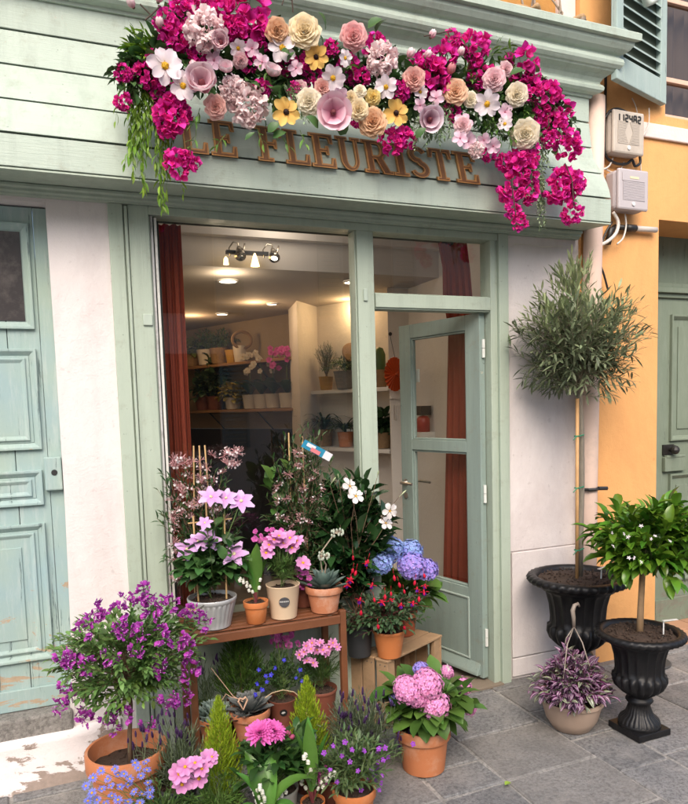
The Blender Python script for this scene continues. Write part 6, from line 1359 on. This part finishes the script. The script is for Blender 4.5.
for (x, y) in ((262,60),(270,95),(252,98),(255,125),(280,130),(200,108),(196,130),(225,135),(300,130),(346,60)): mb = MB(); shoot(ms, mb, gp(x, y, -.42), gp(x+U(-12, 12), y+U(8, 22), -.46), .25, 5, LF_LANCE, .045, .0016, .2, 45); mb.build('green_spray', GLF('fresh_green', (.085, .18, .03), island=.35), gar, smooth=True)
mb = MB()
for i in range(40):
    t_ = U(0, 1); x0 = 538+U(-10, 8); y0 = 116+55*t_+U(-6, 6); shoot(ms, mb, gp(x0, y0, -.38), gp(x0+U(-11, 9), min(y0+U(22, 42), 230), -.40+U(-.03, .02)), .15, 12, LF_TINY, .020, .0012, .05, 65, None, .1, True)
for i in range(8): x0 = 541+U(-3, 3); shoot(ms, mb, gp(x0, 175, -.36), gp(542+U(-3, 6), U(205, 232), -.36), .1, 16, LF_TINY, .018, .0012, .05, 65, None, .1, True)
for i in range(30): x0 = U(418, 452); y0 = U(96, 124); shoot(ms, mb, gp(x0, y0, -.41), gp(x0+U(-9, 9), y0+U(16, 34), -.45), .15, 9, LF_TINY, .024, .0012, .05, 65, None, .1, True)
for i in range(14): x0 = U(295, 312); y0 = U(75, 105); shoot(ms, mb, gp(x0-10, y0, -.43), gp(x0+U(-9, 9), y0+U(12, 26), -.46), .15, 9, LF_TINY, .018, .0012, .05, 65, None, .1, True)
for i in range(10): x0 = U(515, 545); y0 = U(75, 100); shoot(ms, mb, gp(x0, y0, -.40), gp(x0+U(-9, 14), y0+U(-10, 24), -.43), .15, 8, LF_TINY, .022, .0012, .05, 65, None, .1, True)
mb.build('eucalyptus_spray', GLF('eucalyptus', (.24, .33, .19), island=.35, hue=.02), gar, smooth=True)
mb = MB()
for (x, y, k) in ((325,30,.075),(320,38,.07),(368,28,.07),(376,32,.07),(276,92,.09),(262,92,.07),(450,42,.05),(465,46,.04),(291,57,.06),(510,75,.07),(536,72,.07),(562,140,.06),(578,203,.055),(252,83,.06),(340,135,.07),(318,128,.07),(520,178,.04),(416,138,.06),(546,130,.05),(245,140,.05),(273,138,.06),(268,132,.06),(287,62,.05)):
    mb = MB(); mb.addt(LF_OVAL if k < .06 else LF_BROAD, frame((U(-1, 1), -.5, U(-.3, .8)), (U(-.4, .4), -.8, .5)), (0, 0, 0), k); o = mb.build('broad_leaf', GLF('broad_green', (.05, .12, .035), island=.4, rough=.4), gar, smooth=True); o.location = gp(x, y, -.46)
for pts in ([(140,4),(150,14),(152,18),(165,26)], [(145,20),(152,14),(160,6)], [(190,38),(205,46),(214,54)], [(200,52),(206,44),(203,32)], [(236,10),(240,3),(248,2),(252,10)], [(282,5),(284,-2),(292,0),(293,12)], [(373,38),(388,50),(398,66)], [(452,30),(440,33),(424,36)], [(565,163),(572,180),(574,206)], [(512,178),(513,195),(516,215)]):
    mb = MB(); mb.tube([gp(x, y, -.46) for x, y in pts], .003, 5); mb.build('twig', M('dark_twig', (.05, .03, .02), .8), gar)
ms.build('spray_stem', STEM, gar)
# ================================================================== LIGHT
w = bpy.data.worlds.new('World'); S.world = w; w.use_nodes = True; nt = w.node_tree; bg = nt.nodes['Background']
sky = nt.nodes.new('ShaderNodeTexSky'); sky.sky_type = 'NISHITA'; sky.sun_disc = False
SE, SA = math.radians(44), math.radians(-20)      # direction towards the sun: elevation; azimuth from -Y towards -X
dx, dy, dz = math.sin(SA)*math.cos(SE), -math.cos(SA)*math.cos(SE), math.sin(SE)
sky.sun_elevation = SE; sky.sun_rotation = math.atan2(dx, dy); sky.air_density = 1.0; sky.dust_density = 4.0; sky.ozone_density = .6
nt.links.new(sky.outputs[0], bg.inputs[0]); bg.inputs[1].default_value = .15
sl = bpy.data.lights.new('sun', 'SUN'); sl.energy = 1.05; sl.angle = math.radians(50); sl.color = (1, .93, .84)
so = bpy.data.objects.new('sun', sl); COL.objects.link(so); so.rotation_euler = Vector((dx, dy, dz)).to_track_quat('Z', 'Y').to_euler(); so.location = (0, -4, 6)
S.view_settings.view_transform = 'Standard'; S.view_settings.look = 'None'; S.view_settings.exposure = EXPO; S.view_settings.gamma = 1
S.view_settings.use_curve_mapping = False
S.cycles.max_bounces = 8; S.cycles.transparent_max_bounces = 12; S.cycles.caustics_reflective = False; S.cycles.caustics_refractive = False
bpy.context.view_layer.update()
